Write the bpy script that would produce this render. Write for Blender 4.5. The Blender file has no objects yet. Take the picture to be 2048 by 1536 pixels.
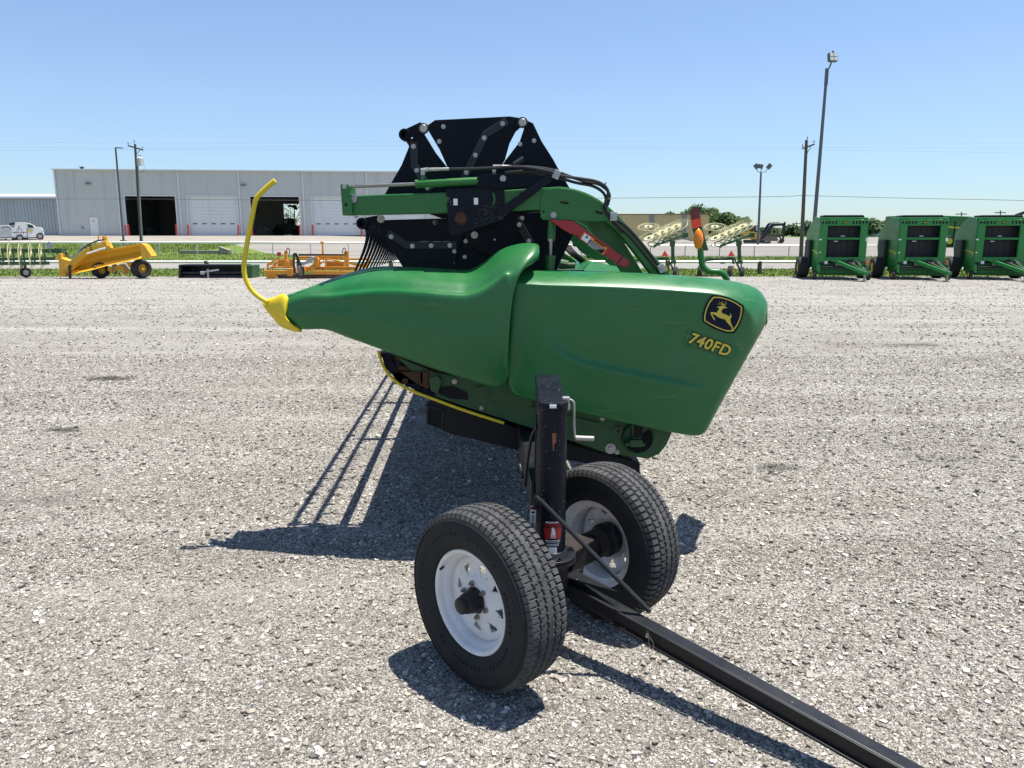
import bpy, bmesh, math, random
import numpy as np
from mathutils import Vector, Matrix
random.seed(7); RNG=np.random.default_rng(11)
sc=bpy.context.scene; COL=sc.collection
R=math.radians
# ---------------- camera model (pixels of the 2048x1536 photograph -> metres) ---------------
F=1538.0; CX=1024.0; CY=768.0; HC=1.7; PT=math.atan(296/1538.0); CP=math.cos(PT); SP=math.sin(PT)
def P(px,py,Y):
    yd=(py-CY)/F; fw=CP-SP*yd; dn=SP+CP*yd; t=Y/fw
    return Vector(((px-CX)/F*t, Y, HC-dn*t))
def onz(px,py,z):
    yd=(py-CY)/F; fw=CP-SP*yd; dn=SP+CP*yd; t=(HC-z)/dn
    return Vector(((px-CX)/F*t, fw*t, z))
def zp(pts,ox,oy,s): return [(ox+x/s,oy+y/s) for x,y in pts]
# ---------------- terrain ----------------
YN=[-60,0,33.2,40.5,49,56,64,75,89,97,130,200,400,1200,4000]
LZ=[0,0,0,0,0,.05,.28,.95,1.70,1.75,1.75,1.6,1.5,1.3,0]
RZ=[0,0,0,0,0,0,.02,.2,.45,.6,1.0,1.35,1.5,1.3,0]
XN=[-4000,-1200,-300,-120,-70,-50,-35,-22,-10,0,10,20,35,60,120,300,1200,4000]
WL=[1,1,1,1,1,1,1,1,.75,.35,.1,0,0,0,0,0,0,0]
def zt(x,y):
    w=float(np.interp(x,XN,WL)); return w*float(np.interp(y,YN,LZ))+(1-w)*float(np.interp(y,YN,RZ))
def G(px,py):
    y=3.0; best=None
    while y<600:
        p=P(px,py,y)
        if p.z<=zt(p.x,y): return Vector((p.x,y,zt(p.x,y)))
        y+=.25
    return P(px,py,600)
# ---------------- object helpers ----------------
def tag(o,label=None,cat=None,group=None,kind=None):
    if label: o['label']=label
    if cat: o['category']=cat
    if group: o['group']=group
    if kind: o['kind']=kind
    return o
def empty(name,loc=(0,0,0),rz=0,label=None,cat=None,group=None):
    o=bpy.data.objects.new(name,None); COL.objects.link(o); o.location=loc; o.rotation_euler=(0,0,rz)
    o.empty_display_size=.2
    return tag(o,label,cat,group)
def kids(o): return [c for c in bpy.data.objects if c.parent==o]
def copy_tree(o,parent=None):
    c=o.copy(); COL.objects.link(c); c.parent=parent
    for ch in kids(o): copy_tree(ch,c)
    return c
def worldloc(o):
    v=Vector((0,0,0))
    while o is not None: v+=Vector(o.location); o=o.parent
    return v
class MB:
    def __init__(s): s.v=[]; s.f=[]; s.m=[]; s.mi=0; s.M=None
    def add(s,vs,fs):
        n=len(s.v)
        for p in vs:
            p=Vector(p)
            if s.M is not None: p=s.M@p
            s.v.append(tuple(p))
        for q in fs: s.f.append(tuple(n+i for i in q)); s.m.append(s.mi)
        return s
    def box(s,c,d,rz=0,rot=None):
        c=Vector(c); h=Vector(d)*.5
        Rm=rot if rot is not None else Matrix.Rotation(rz,3,'Z')
        vs=[c+Rm@Vector((h.x*a,h.y*b,h.z*e)) for a in(-1,1) for b in(-1,1) for e in(-1,1)]
        return s.add(vs,[(0,1,3,2),(4,6,7,5),(0,4,5,1),(2,3,7,6),(0,2,6,4),(1,5,7,3)])
    def bar(s,a,b,w,h,up=(0,0,1)):
        a=Vector(a); b=Vector(b); d=(b-a).normalized(); u=Vector(up)
        r=d.cross(u)
        if r.length<1e-4: r=d.cross(Vector((1,0,0)))
        r.normalize(); u=r.cross(d).normalized()
        vs=[]
        for p in(a,b):
            for i,j in((-1,-1),(1,-1),(1,1),(-1,1)): vs.append(p+r*(w/2*i)+u*(h/2*j))
        return s.add(vs,[(0,1,2,3),(7,6,5,4),(0,4,5,1),(1,5,6,2),(2,6,7,3),(3,7,4,0)])
    def cyl(s,a,b,r0,r1=None,n=16,cap=True):
        if r1 is None: r1=r0
        a=Vector(a); b=Vector(b); d=(b-a).normalized()
        x=d.orthogonal().normalized(); y=d.cross(x)
        vs=[]
        for p,r in((a,r0),(b,r1)):
            for i in range(n):
                t=2*math.pi*i/n; vs.append(p+x*(r*math.cos(t))+y*(r*math.sin(t)))
        fs=[(i,(i+1)%n,n+(i+1)%n,n+i) for i in range(n)]
        if cap: fs+=[tuple(range(n-1,-1,-1)),tuple(range(n,2*n))]
        return s.add(vs,fs)
    def tube(s,pts,r,n=8,cap=True,rs=None):
        pts=[Vector(p) for p in pts]; vs=[]; L=len(pts)
        x=None
        for k,p in enumerate(pts):
            d=(pts[min(k+1,L-1)]-pts[max(k-1,0)]).normalized()
            if x is None: x=d.orthogonal().normalized()
            x=(x-d*x.dot(d)).normalized(); y=d.cross(x)
            rr=rs[k] if rs else r
            for i in range(n):
                t=2*math.pi*i/n; vs.append(p+x*(rr*math.cos(t))+y*(rr*math.sin(t)))
        fs=[(k*n+i,k*n+(i+1)%n,(k+1)*n+(i+1)%n,(k+1)*n+i) for k in range(L-1) for i in range(n)]
        if cap: fs+=[tuple(range(n-1,-1,-1)),tuple(range((L-1)*n,L*n))]
        return s.add(vs,fs)
    def prism(s,pts,dv):
        """closed polygon (3d points) extruded by the vector dv"""
        pts=[Vector(p) for p in pts]; dv=Vector(dv); n=len(pts)
        return s.add(pts+[p+dv for p in pts],[tuple(range(n)),tuple(range(2*n-1,n-1,-1))]+[(i,n+i,n+(i+1)%n,(i+1)%n) for i in range(n)])
    def pp(s,poly,Y,th): return s.prism([P(x,y,Y) for x,y in poly],(0,th,0))
    def ppbar(s,pa,pb,Y,w,h,Y2=None): return s.bar(P(*pa,Y),P(*pb,Y if Y2 is None else Y2),w,h)
    def lathe(s,prof,c,axis,n=32,closed=False):
        """prof: (radius, offset along axis)"""
        c=Vector(c); d=Vector(axis).normalized(); x=d.orthogonal().normalized(); y=d.cross(x); m=len(prof); vs=[]
        for i in range(n):
            t=2*math.pi*i/n; e=x*math.cos(t)+y*math.sin(t)
            for r,o in prof: vs.append(c+d*o+e*r)
        fs=[]
        for i in range(n):
            j=(i+1)%n
            for k in range(m if closed else m-1):
                l=(k+1)%m; fs.append((i*m+k,j*m+k,j*m+l,i*m+l))
        return s.add(vs,fs)
    def ring(s,c,axis,r,w,n=32,k=6):
        c=Vector(c)
        return s.lathe([(r+w*math.cos(2*math.pi*i/k),w*math.sin(2*math.pi*i/k)) for i in range(k)],c,axis,n,True)
    def build(s,name,mat,parent=None,smooth=False,bevel=0,solid=0,sub=0,fix=True,loc=None,angle=40):
        me=bpy.data.meshes.new(name)
        o0=worldloc(parent) if parent is not None else Vector(loc or (0,0,0))
        if s.M is not None and parent is not None: o0=Vector((0,0,0))
        v=[(a-o0.x,b-o0.y,c-o0.z) for a,b,c in s.v]
        me.from_pydata(v,[],s.f)
        mats=mat if isinstance(mat,(list,tuple)) else [mat]
        for m in mats: me.materials.append(m)
        if len(mats)>1: me.polygons.foreach_set('material_index',s.m)
        if fix:
            bm=bmesh.new(); bm.from_mesh(me); bmesh.ops.recalc_face_normals(bm,faces=bm.faces); bm.to_mesh(me); bm.free()
        if smooth:
            me.polygons.foreach_set('use_smooth',[True]*len(me.polygons))
            try: me.set_sharp_from_angle(angle=R(angle))
            except Exception: pass
        o=bpy.data.objects.new(name,me); COL.objects.link(o)
        if parent is not None: o.parent=parent
        else: o.location=o0
        if solid:
            m=o.modifiers.new('s','SOLIDIFY'); m.thickness=solid; m.offset=0
        if bevel:
            m=o.modifiers.new('b','BEVEL'); m.width=bevel; m.segments=2; m.limit_method='ANGLE'; m.angle_limit=R(35)
        return o
def L(name,mat,parent=None,**k):  # local-space builder marker: for things modelled round their own origin
    pass
def cr(pts,n):
    """catmull-rom through rows of tuples"""
    a=np.array(pts,float); out=[]; m=len(a)
    for i in range(m-1):
        p0=a[max(i-1,0)]; p1=a[i]; p2=a[i+1]; p3=a[min(i+2,m-1)]
        for k in range(n):
            t=k/n; out.append(.5*((2*p1)+(-p0+p2)*t+(2*p0-5*p1+4*p2-p3)*t*t+(-p0+3*p1-3*p2+p3)*t**3))
    out.append(a[-1]); return np.array(out)
def curve3(pts,n=8): return [Vector(p) for p in cr([tuple(p) for p in pts],n)]
def text_mesh(mb,body,size,M,extrude=.001,offset=0,shear=0,align='CENTER',space=1.0):
    c=bpy.data.curves.new('t','FONT'); c.body=body; c.size=size; c.extrude=extrude; c.offset=offset; c.shear=shear
    c.align_x=align; c.align_y='CENTER'; c.space_character=space; c.resolution_u=4
    o=bpy.data.objects.new('t',c); COL.objects.link(o); bpy.context.view_layer.update()
    me=bpy.data.meshes.new_from_object(o.evaluated_get(bpy.context.evaluated_depsgraph_get()))
    mb.add([M@v.co for v in me.vertices],[tuple(p.vertices) for p in me.polygons])
    bpy.data.objects.remove(o); bpy.data.curves.remove(c); bpy.data.meshes.remove(me)
# ---------------- materials ----------------
class NT:
    def __init__(s,name):
        s.m=bpy.data.materials.new(name); s.m.use_nodes=True; s.t=s.m.node_tree; s.b=s.t.nodes['Principled BSDF']
        s.tc=s.t.nodes.new('ShaderNodeTexCoord')
    def n(s,t,**k):
        x=s.t.nodes.new(t)
        for a,b in k.items():
            if a in x.inputs: x.inputs[a].default_value=b
            else: setattr(x,a,b)
        return x
    def l(s,a,b): s.t.links.new(a,b)
    def noise(s,scale,det=4,rough=.55,src=None,stretch=None,dist=0):
        x=s.n('ShaderNodeTexNoise'); x.inputs['Scale'].default_value=scale; x.inputs['Detail'].default_value=det; x.inputs['Roughness'].default_value=rough; x.inputs['Distortion'].default_value=dist
        c=src or s.tc.outputs['Object']
        if stretch:
            mp=s.n('ShaderNodeMapping'); mp.inputs['Scale'].default_value=stretch; s.l(c,mp.inputs['Vector']); c=mp.outputs[0]
        s.l(c,x.inputs['Vector']); return x.outputs['Fac']
    def ramp(s,fac,stops,interp='LINEAR'):
        x=s.n('ShaderNodeValToRGB'); e=x.color_ramp.elements; x.color_ramp.interpolation=interp
        while len(e)<len(stops): e.new(.5)
        for i,(p,c) in enumerate(stops):
            e[i].position=p; e[i].color=(c if isinstance(c,(tuple,list)) else (c,c,c))[:3]+(1,) if isinstance(c,tuple) else (c,c,c,1)
        s.l(fac,x.inputs[0]); return x.outputs[0]
    def mix(s,fac,a,b,mode='MIX'):
        x=s.n('ShaderNodeMix'); x.data_type='RGBA'; x.blend_type=mode
        def put(i,v):
            if hasattr(v,'is_output') or hasattr(v,'links'): s.l(v,x.inputs[i])
            elif isinstance(v,(int,float)): x.inputs[i].default_value=v if i==0 else (v,v,v,1)
            else: x.inputs[i].default_value=tuple(v)[:3]+(1,)
        put(0,fac); put(6,a); put(7,b); return x.outputs[2]
    def math(s,op,a,b=0.0):
        x=s.n('ShaderNodeMath'); x.operation=op
        for i,v in enumerate((a,b)):
            if hasattr(v,'links'): s.l(v,x.inputs[i])
            else: x.inputs[i].default_value=v
        return x.outputs[0]
    def bump(s,h,strength=.3,dist=.01,prev=None):
        x=s.n('ShaderNodeBump'); x.inputs['Strength'].default_value=strength; x.inputs['Distance'].default_value=dist
        s.l(h,x.inputs['Height'])
        if prev: s.l(prev,x.inputs['Normal'])
        return x.outputs[0]
    def out(s,col=None,rough=None,normal=None,metal=None,spec=None):
        for k,v in(('Base Color',col),('Roughness',rough),('Normal',normal),('Metallic',metal),('Specular IOR Level',spec)):
            if v is None: continue
            if hasattr(v,'links'): s.l(v,s.b.inputs[k])
            elif isinstance(v,tuple): s.b.inputs[k].default_value=v[:3]+(1,)
            else: s.b.inputs[k].default_value=v
        return s.m
def paint(name,c,rough=.35,metal=0,dirt=(.30,.26,.20),amt=.25,scale=6,chips=None,bump=.0,spec=.5):
    n=NT(name)
    f=n.noise(scale,6,.65); d=n.ramp(f,[(.35,0.0),(.75,amt)])
    f2=n.noise(scale*9,4,.6)
    v=n.mix(n.ramp(f2,[(.3,0.0),(.7,.35)]),c,tuple(x*.78 for x in c))
    col=n.mix(d,v,dirt)
    if chips:
        ch=n.noise(chips[0],3,.6); col=n.mix(n.ramp(ch,[(chips[1],0.0),(chips[1]+.03,1.0)]),col,chips[2])
    rr=n.ramp(f,[(.3,rough),(.75,min(1,rough+.25))])
    nr=None
    if bump: nr=n.bump(n.noise(scale*30,3),bump,.004)
    return n.out(col,rr,nr,metal,spec)
def plain(name,c,rough=.5,metal=0,var=.15,scale=20):
    n=NT(name); f=n.noise(scale,4); return n.out(n.mix(n.ramp(f,[(.3,0.0),(.7,1.0)]),tuple(x*(1-var) for x in c),tuple(min(1,x*(1+var)) for x in c)),rough,None,metal)
M={}
n=NT('green_plastic'); f=n.noise(3.2,6,.65); c=n.mix(n.ramp(f,[(.4,0.0),(.75,.16)]),(.009,.126,.029),(.14,.22,.13))
sc1=n.noise(26,4,.6,stretch=(.25,1,2.4),dist=.6); c=n.mix(n.ramp(sc1,[(.64,0.0),(.70,.22)]),c,(.20,.33,.19))
sc2=n.noise(5,5,.7,stretch=(1,1,.35)); c=n.mix(n.ramp(sc2,[(.55,0.0),(.8,.22)]),c,(.006,.075,.018))
M['shield']=n.out(c,n.ramp(f,[(.3,.25),(.7,.45)]),n.bump(n.noise(60,3),.03,.004),spec=.45)
M['green']=paint('green_paint',(.008,.135,.020),.28,amt=.16,dirt=(.12,.16,.08),scale=7)
M['green_dk']=paint('green_dusty',(.014,.085,.024),.5,amt=.4,dirt=(.10,.085,.06),scale=8)
M['navy']=paint('black_sheet',(.0022,.0045,.0105),.42,amt=.05,dirt=(.03,.03,.03),scale=6,spec=.15)
M['black']=paint('black_paint',(.006,.0075,.011),.32,amt=.22,dirt=(.04,.036,.032),scale=7,chips=(85,.70,(.30,.25,.19)),spec=.35)
M['blackpost']=paint('black_post_paint',(.003,.0055,.012),.36,amt=.08,dirt=(.05,.042,.036),scale=5,chips=(95,.675,(.36,.27,.19)),bump=.05,spec=.17)
M['strip']=paint('black_strip',(.014,.018,.022),.5,amt=.3,dirt=(.04,.04,.04),scale=10,spec=.4)
M['blk']=plain('black_plain',(.012,.012,.014),.5)
M['void']=plain('dark_void',(.006,.006,.007),.9)
M['yellow']=paint('yellow_plastic',(.70,.53,.010),.38,amt=.2,dirt=(.35,.28,.06),scale=7)
M['decal_y']=plain('decal_yellow',(.62,.50,.045),.5,var=.05)
M['decal_k']=plain('decal_black',(.005,.008,.020),.45); M['decal_k'].node_tree.nodes['Principled BSDF'].inputs['Specular IOR Level'].default_value=.15
M['red']=paint('red_paint',(.36,.010,.014),.35,amt=.2,dirt=(.25,.08,.06),scale=8)
M['zinc']=paint('zinc_steel',(.42,.42,.41),.35,.7,amt=.3,dirt=(.3,.27,.22),scale=20)
M['chrome']=paint('chrome_rod',(.35,.33,.31),.22,.9,amt=.4,dirt=(.12,.09,.07),scale=20)
M['rust']=paint('rusty_steel',(.10,.045,.022),.8,.1,amt=.5,dirt=(.02,.014,.012),scale=30,bump=.4)
M['white']=paint('white_paint',(.80,.80,.80),.35,amt=.22,dirt=(.40,.30,.20),scale=4)
M['whitep']=plain('white_label',(.78,.78,.77),.5,var=.04)
M['orange_l']=plain('orange_label',(.80,.26,.02),.5,var=.05)
M['orange_r']=plain('orange_reflector',(.85,.06,.01),.35,var=.05)
M['red_r']=plain('red_reflector',(.16,.006,.008),.25,var=.1)
M['amber']=plain('amber_lens',(.85,.22,.005),.15,var=.25,scale=90)
M['rubber']=paint('tyre_rubber',(.015,.0155,.017),.7,amt=.40,dirt=(.055,.053,.050),scale=9,bump=.15,spec=.3)
M['rubber_t']=paint('tyre_tread_rubber',(.042,.043,.045),.9,amt=.6,dirt=(.14,.14,.138),scale=14,bump=.3,spec=.25)
M['hose']=plain('hose_rubber',(.008,.008,.010),.45)
M['green_new']=paint('glossy_green',(.012,.20,.034),.30,amt=.08,dirt=(.06,.12,.06),scale=3)
M['groove']=plain('tyre_groove',(.006,.006,.006),.95)
M['cat']=paint('machine_yellow',(.66,.36,.012),.42,amt=.35,dirt=(.40,.24,.06),scale=3)
M['orange']=paint('machine_orange',(.70,.29,.012),.45,amt=.3,dirt=(.40,.20,.06),scale=3)
M['blade']=paint('worn_blade',(.10,.05,.03),.6,.3,amt=.4)
M['cream']=plain('rake_wheel_cream',(.62,.58,.34),.5)
M['wall']=None
# ---------------- sky, sun, camera ----------------
SUN_EL=R(75); sunv=Vector((.975*math.cos(SUN_EL),.222*math.cos(SUN_EL),math.sin(SUN_EL))).normalized()
w=bpy.data.worlds.new('World'); sc.world=w; w.use_nodes=True; nt=w.node_tree; bg=nt.nodes['Background']
sky=nt.nodes.new('ShaderNodeTexSky'); sky.sky_type='NISHITA'; sky.sun_disc=False; sky.sun_elevation=SUN_EL
sky.sun_rotation=math.atan2(sunv.x,sunv.y); sky.altitude=200; sky.air_density=1.0; sky.dust_density=.35; sky.ozone_density=2.6
tcw=nt.nodes.new('ShaderNodeTexCoord'); sxyz=nt.nodes.new('ShaderNodeSeparateXYZ'); nt.links.new(tcw.outputs['Generated'],sxyz.inputs[0])
rp=nt.nodes.new('ShaderNodeValToRGB'); nt.links.new(sxyz.outputs[2],rp.inputs[0]); E=rp.color_ramp.elements
E[0].position=0.0; E[0].color=(.61,.72,.86,1); E[1].position=.36; E[1].color=(.97,.98,1,1); e_=E.new(.06); e_.color=(.68,.76,.88,1); e_=E.new(.16); e_.color=(.86,.87,.94,1)
mxs=nt.nodes.new('ShaderNodeMix'); mxs.data_type='RGBA'; mxs.blend_type='MULTIPLY'; mxs.inputs[0].default_value=1
nt.links.new(sky.outputs[0],mxs.inputs[6]); nt.links.new(rp.outputs[0],mxs.inputs[7]); nt.links.new(mxs.outputs[2],bg.inputs[0]); bg.inputs[1].default_value=.10
sl=bpy.data.lights.new('sun','SUN'); sl.energy=5.0; sl.angle=R(.53); sl.color=(1,.95,.865)
so=bpy.data.objects.new('sun',sl); COL.objects.link(so); so.rotation_euler=sunv.to_track_quat('Z','Y').to_euler()
cam=bpy.data.cameras.new('camera'); co=bpy.data.objects.new('camera',cam); COL.objects.link(co)
cam.sensor_width=36; cam.lens=F/2048*36; co.location=(0,0,HC); co.rotation_euler=(math.pi/2-PT,0,0)
cam.clip_start=.05; cam.clip_end=9000; sc.camera=co
sc.view_settings.view_transform='Standard'; sc.view_settings.look='None'; sc.view_settings.gamma=1; sc.view_settings.use_curve_mapping=False
sc.view_settings.exposure=.80
# ---------------- ground materials ----------------
def stain(n,col):
    O=n.tc.outputs['Object']
    for (x,y,r,a) in STAINS:
        vm=n.n('ShaderNodeVectorMath'); vm.operation='DISTANCE'; mp=n.n('ShaderNodeMapping'); mp.inputs['Scale'].default_value=(.45,1,1); n.l(O,mp.inputs[0]); n.l(mp.outputs[0],vm.inputs[0]); vm.inputs[1].default_value=(x*.45,y,0)
        dd=n.math('ADD',vm.outputs['Value'],n.math('MULTIPLY',n.noise(4,5,.7),r*2.0))
        col=n.mix(n.ramp(n.math('DIVIDE',dd,r*3),[(.38,a),(.60,0.0)]),col,(.035,.03,.028))
    return col
def patch(n,c):
    # compacted paler fines and soiled browner areas, metres across
    a=n.noise(.55,4,.6,stretch=(.45,1.1,1),dist=.8); c=n.mix(n.ramp(a,[(.50,0.0),(.66,.42)]),c,(.36,.335,.295))
    b=n.noise(.8,4,.65,stretch=(.6,1,1),dist=1.2); return n.mix(n.ramp(b,[(.52,0.0),(.70,.42)]),c,(.125,.110,.092))
def gravel_mat(name,near=True):
    n=NT(name); O=n.tc.outputs['Object']
    def vor(scale,feat='F1'):
        x=n.n('ShaderNodeTexVoronoi'); x.feature=feat; x.inputs['Scale'].default_value=scale; x.inputs['Randomness'].default_value=1
        wn=n.n('ShaderNodeTexNoise'); wn.inputs['Scale'].default_value=scale*.7; wn.inputs['Detail'].default_value=2; n.l(O,wn.inputs['Vector'])
        ad=n.n('ShaderNodeVectorMath'); ad.operation='MULTIPLY_ADD'; n.l(wn.outputs['Color'],ad.inputs[0]); ad.inputs[1].default_value=(.5/scale,)*3; n.l(O,ad.inputs[2])
        n.l(ad.outputs[0],x.inputs['Vector']); return x
    v1=vor(150); v2=vor(62); v3=vor(24)
    def val(v):
        sx=n.n('ShaderNodeSeparateColor'); n.l(v.outputs['Color'],sx.inputs[0]); return sx.outputs[0]
    stops=[(0.0,(.020,.018,.0155)),(.26,(.078,.070,.060)),(.52,(.195,.178,.154)),(.78,(.38,.355,.315)),(1.0,(.76,.73,.67))]  # dark end puts the shade of gaps between stones into the colour
    c1=n.ramp(val(v1),stops); c2=n.ramp(val(v2),stops); c3=n.ramp(val(v3),stops)
    pick=n.ramp(n.noise(45,3),[(.50,0.0),(.56,1.0)]); col=n.mix(pick,c1,c2)
    pick3=n.ramp(n.noise(16,3),[(.60,0.0),(.64,.8)]); col=n.mix(pick3,col,c3)
    dust=n.noise(9,5,.65); col=n.mix(n.ramp(dust,[(.35,.05),(.7,.45)]),col,(.225,.205,.18))
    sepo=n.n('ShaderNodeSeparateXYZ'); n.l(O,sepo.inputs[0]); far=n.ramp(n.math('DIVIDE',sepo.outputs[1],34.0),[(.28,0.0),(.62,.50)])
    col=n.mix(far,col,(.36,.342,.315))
    trk=n.noise(1.1,4,.6,stretch=(.03,1,1)); col=n.mix(n.ramp(trk,[(.5,0.0),(.66,.6)]),col,(.42,.40,.37))
    big=n.noise(.35,5,.6,stretch=(.35,1.6,1)); col=n.mix(n.ramp(big,[(.3,.0),(.7,.40)]),col,(.40,.38,.345))
    big2=n.noise(.9,5,.6,stretch=(.5,1.3,1)); col=n.mix(n.ramp(big2,[(.50,0.0),(.70,.50)]),col,(.16,.14,.115))
    f1=n.noise(11,3,.75); col=n.mix(n.ramp(f1,[(.56,0.0),(.66,.55)]),col,(.075,.067,.06)); f3=n.noise(19,2,.7); col=n.mix(n.ramp(f3,[(.60,0.0),(.68,.6)]),col,(.50,.475,.44))
    # damp dark patches where the lot has been soiled
    col=stain(n,col)
    h=n.math('ADD',n.math('MULTIPLY',v1.outputs['Distance'],-1.0),n.math('MULTIPLY',v2.outputs['Distance'],-2.0))
    h2=n.math('ADD',h,n.math('MULTIPLY',n.noise(300,2),.6))
    nb=n.bump(h2,.9,.006); nb=n.bump(n.noise(6,6,.7),.5,.03,nb)
    return n.out(col,.9,nb,spec=.2)
STAINS=[(*onz(215,757,0)[:2],.26,.85),(*onz(115,860,0)[:2],.15,.8),(*onz(1550,935,0)[:2],.18,.6),(*onz(1830,690,0)[:2],.36,.6),(*onz(1070,1420,0)[:2],.05,.6),(*onz(1900,920,0)[:2],.25,.35),(*onz(60,1000,0)[:2],.3,.3)]
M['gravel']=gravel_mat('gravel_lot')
n=NT('gravel_far'); c=n.mix(n.ramp(n.noise(.25,6,.65,stretch=(.4,1.5,1)),[(.3,0.0),(.7,1.0)]),(.185,.168,.15),(.285,.262,.235)); c=n.mix(n.ramp(n.noise(9,4,.7),[(.4,0.0),(.6,.5)]),c,(.18,.165,.15)); M['gravel_far']=n.out(c,.95)
n=NT('grass'); c=n.mix(n.ramp(n.noise(.5,6,.7),[(.3,0.0),(.7,1.0)]),(.085,.15,.022),(.15,.21,.04)); c=n.mix(n.ramp(n.noise(5,5,.75),[(.45,0.0),(.68,.7)]),c,(.16,.17,.06)); c=n.mix(n.ramp(n.noise(1.3,4,.7,stretch=(.3,1,1)),[(.62,0.0),(.74,.7)]),c,(.22,.19,.12)); M['grass']=n.out(c,.95,n.bump(n.noise(14,4,.8),.8,.06),spec=.15)
n=NT('grass_blades'); gi=n.n('ShaderNodeNewGeometry'); c=n.ramp(gi.outputs['Random Per Island'],[(0,(.10,.155,.03)),(.6,(.155,.215,.05)),(1,(.28,.28,.12))]); M['blades']=n.out(c,.8,spec=.2)
n=NT('concrete'); c=n.mix(n.ramp(n.noise(.4,6,.7),[(.3,0.0),(.7,1.0)]),(.22,.195,.163),(.29,.26,.22)); c=n.mix(n.ramp(n.noise(.15,5,.7,stretch=(.3,2,1)),[(.5,0.0),(.7,.5)]),c,(.33,.29,.245)); M['concrete']=n.out(c,.9)
n=NT('road_surface'); c=n.mix(n.ramp(n.noise(.6,5,.6,stretch=(.1,1,1)),[(.3,0.0),(.7,1.0)]),(.20,.188,.172),(.255,.24,.22)); M['road']=n.out(c,.9)
def sheet(name,mat,xs,ys,dz=0,label=None,clip=None,kind='structure'):
    vs=[];fs=[]
    for y in ys:
        for x in xs: 
            xx=clip(x,y) if clip else x
            vs.append((xx,y,zt(xx,y)+dz))
    nx=len(xs)
    for j in range(len(ys)-1):
        for i in range(nx-1): fs.append((j*nx+i,j*nx+i+1,(j+1)*nx+i+1,(j+1)*nx+i))
    m=MB(); m.v=vs; m.f=fs; m.m=[0]*len(fs)
    return tag(m.build(name,mat,fix=False),kind=kind)
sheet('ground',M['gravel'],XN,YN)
XB=[-300,-120,-95,-70,-50,-35,-22,-10,0,10,20,35,60,120,300]
sheet('lawn',M['grass'],XB,[33.2,36,40.5],.012)
sheet('road',M['road'],XB,[40.5,49],.016)
def wl(x,y): return x
sheet('lawn',M['grass'],[0,5,10,20,35,60,120,300],[49,56,64],.012)
sheet('lawn',M['grass'],[-120,-95,-70,-50,-35,-22,-10,0],[49,52,56,60,64,70,75],.012,clip=lambda x,y:min(x,np.interp(y,[49,56,64,75],[0,-12,-20,-27])))
sheet('concrete_apron',M['concrete'],[-120,-70,-50,-35,-22,-10],[75,82,89,97],.02)
sheet('gravel_yard',M['gravel_far'],[0,10,20,35,60,120,300],[64,75,89,97,130,200],.01)
sheet('gravel_yard',M['gravel_far'],[-27,-22,-10,0],[56,64,75],.008,clip=lambda x,y:max(x,np.interp(y,[56,64,75],[-12,-20,-27])))
sheet('field',M['grass'],[-1200,-300,-120,-70,-22,0,20,60,120,300,1200],[200,400,1200],.02)
# loose crushed stones, denser near the camera
ico=bmesh.new(); bmesh.ops.create_icosphere(ico,subdivisions=1,radius=1); icv=np.array([v.co[:] for v in ico.verts]); icf=np.array([[v.index for v in f.verts] for f in ico.faces]); ico.free()
octv=np.array([(1,0,0),(-1,0,0),(0,1,0),(0,-1,0),(0,0,1),(0,0,-1)],float); octf=np.array([(0,2,4),(2,1,4),(1,3,4),(3,0,4),(2,0,5),(1,2,5),(3,1,5),(0,3,5)])
def stones(name,regions,mat,label,icv=icv,icf=icf,pw=4.6):
    nv=len(icv)
    V=[];Fc=[];base=0
    for (y0,y1,dens,s0,s1) in regions:
        hw=lambda y:y*.80+.8
        area=(y1-y0)*(hw(y0)+hw(y1)); N=int(area*dens)
        y=y0+(y1-y0)*RNG.random(N); x=(RNG.random(N)*2-1)*hw(y1)
        k=np.abs(x)<hw(y); x=x[k]; y=y[k]; N=len(x)
        s=s0+(s1-s0)*RNG.random(N)**pw
        sv=np.stack([s*(.7+.6*RNG.random(N)),s*(.7+.6*RNG.random(N)),s*(.42+.4*RNG.random(N))],1)
        a=RNG.random(N)*6.283; ca,sa=np.cos(a),np.sin(a)
        p=icv[None]*(.62+.72*RNG.random((N,nv,1)))*sv[:,None,:]
        tx=(RNG.random(N)-.5)*.9; z=p[:,:,2]+p[:,:,0]*tx[:,None]
        q=np.stack([p[:,:,0]*ca[:,None]-p[:,:,1]*sa[:,None]+x[:,None],p[:,:,0]*sa[:,None]+p[:,:,1]*ca[:,None]+y[:,None],z+(s*.18)[:,None]],2)
        V.append(q.reshape(-1,3)); Fc.append((icf[None]+(base+nv*np.arange(N))[:,None,None]).reshape(-1,3)); base+=nv*N
    V=np.concatenate(V); Fc=np.concatenate(Fc)
    me=bpy.data.meshes.new(name); me.vertices.add(len(V)); me.vertices.foreach_set('co',V.ravel()); me.loops.add(Fc.size); me.loops.foreach_set('vertex_index',Fc.ravel().astype(np.int32))
    me.polygons.add(len(Fc)); me.polygons.foreach_set('loop_start',np.arange(0,Fc.size,3,dtype=np.int32)); me.update(); me.shade_flat(); me.materials.append(mat)
    o=bpy.data.objects.new(name,me); COL.objects.link(o); return tag(o,label,'gravel',kind='stuff')
n=NT('crushed_stone'); gi=n.n('ShaderNodeNewGeometry')
c=n.ramp(gi.outputs['Random Per Island'],[(0,(.024,.0215,.018)),(.24,(.085,.076,.065)),(.48,(.19,.173,.150)),(.65,(.27,.238,.20)),(.68,(.34,.317,.283)),(.86,(.54,.512,.465)),(1,(.84,.82,.77))])  # tones spread wide so dark chippings stand in for shadowed gaps
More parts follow.
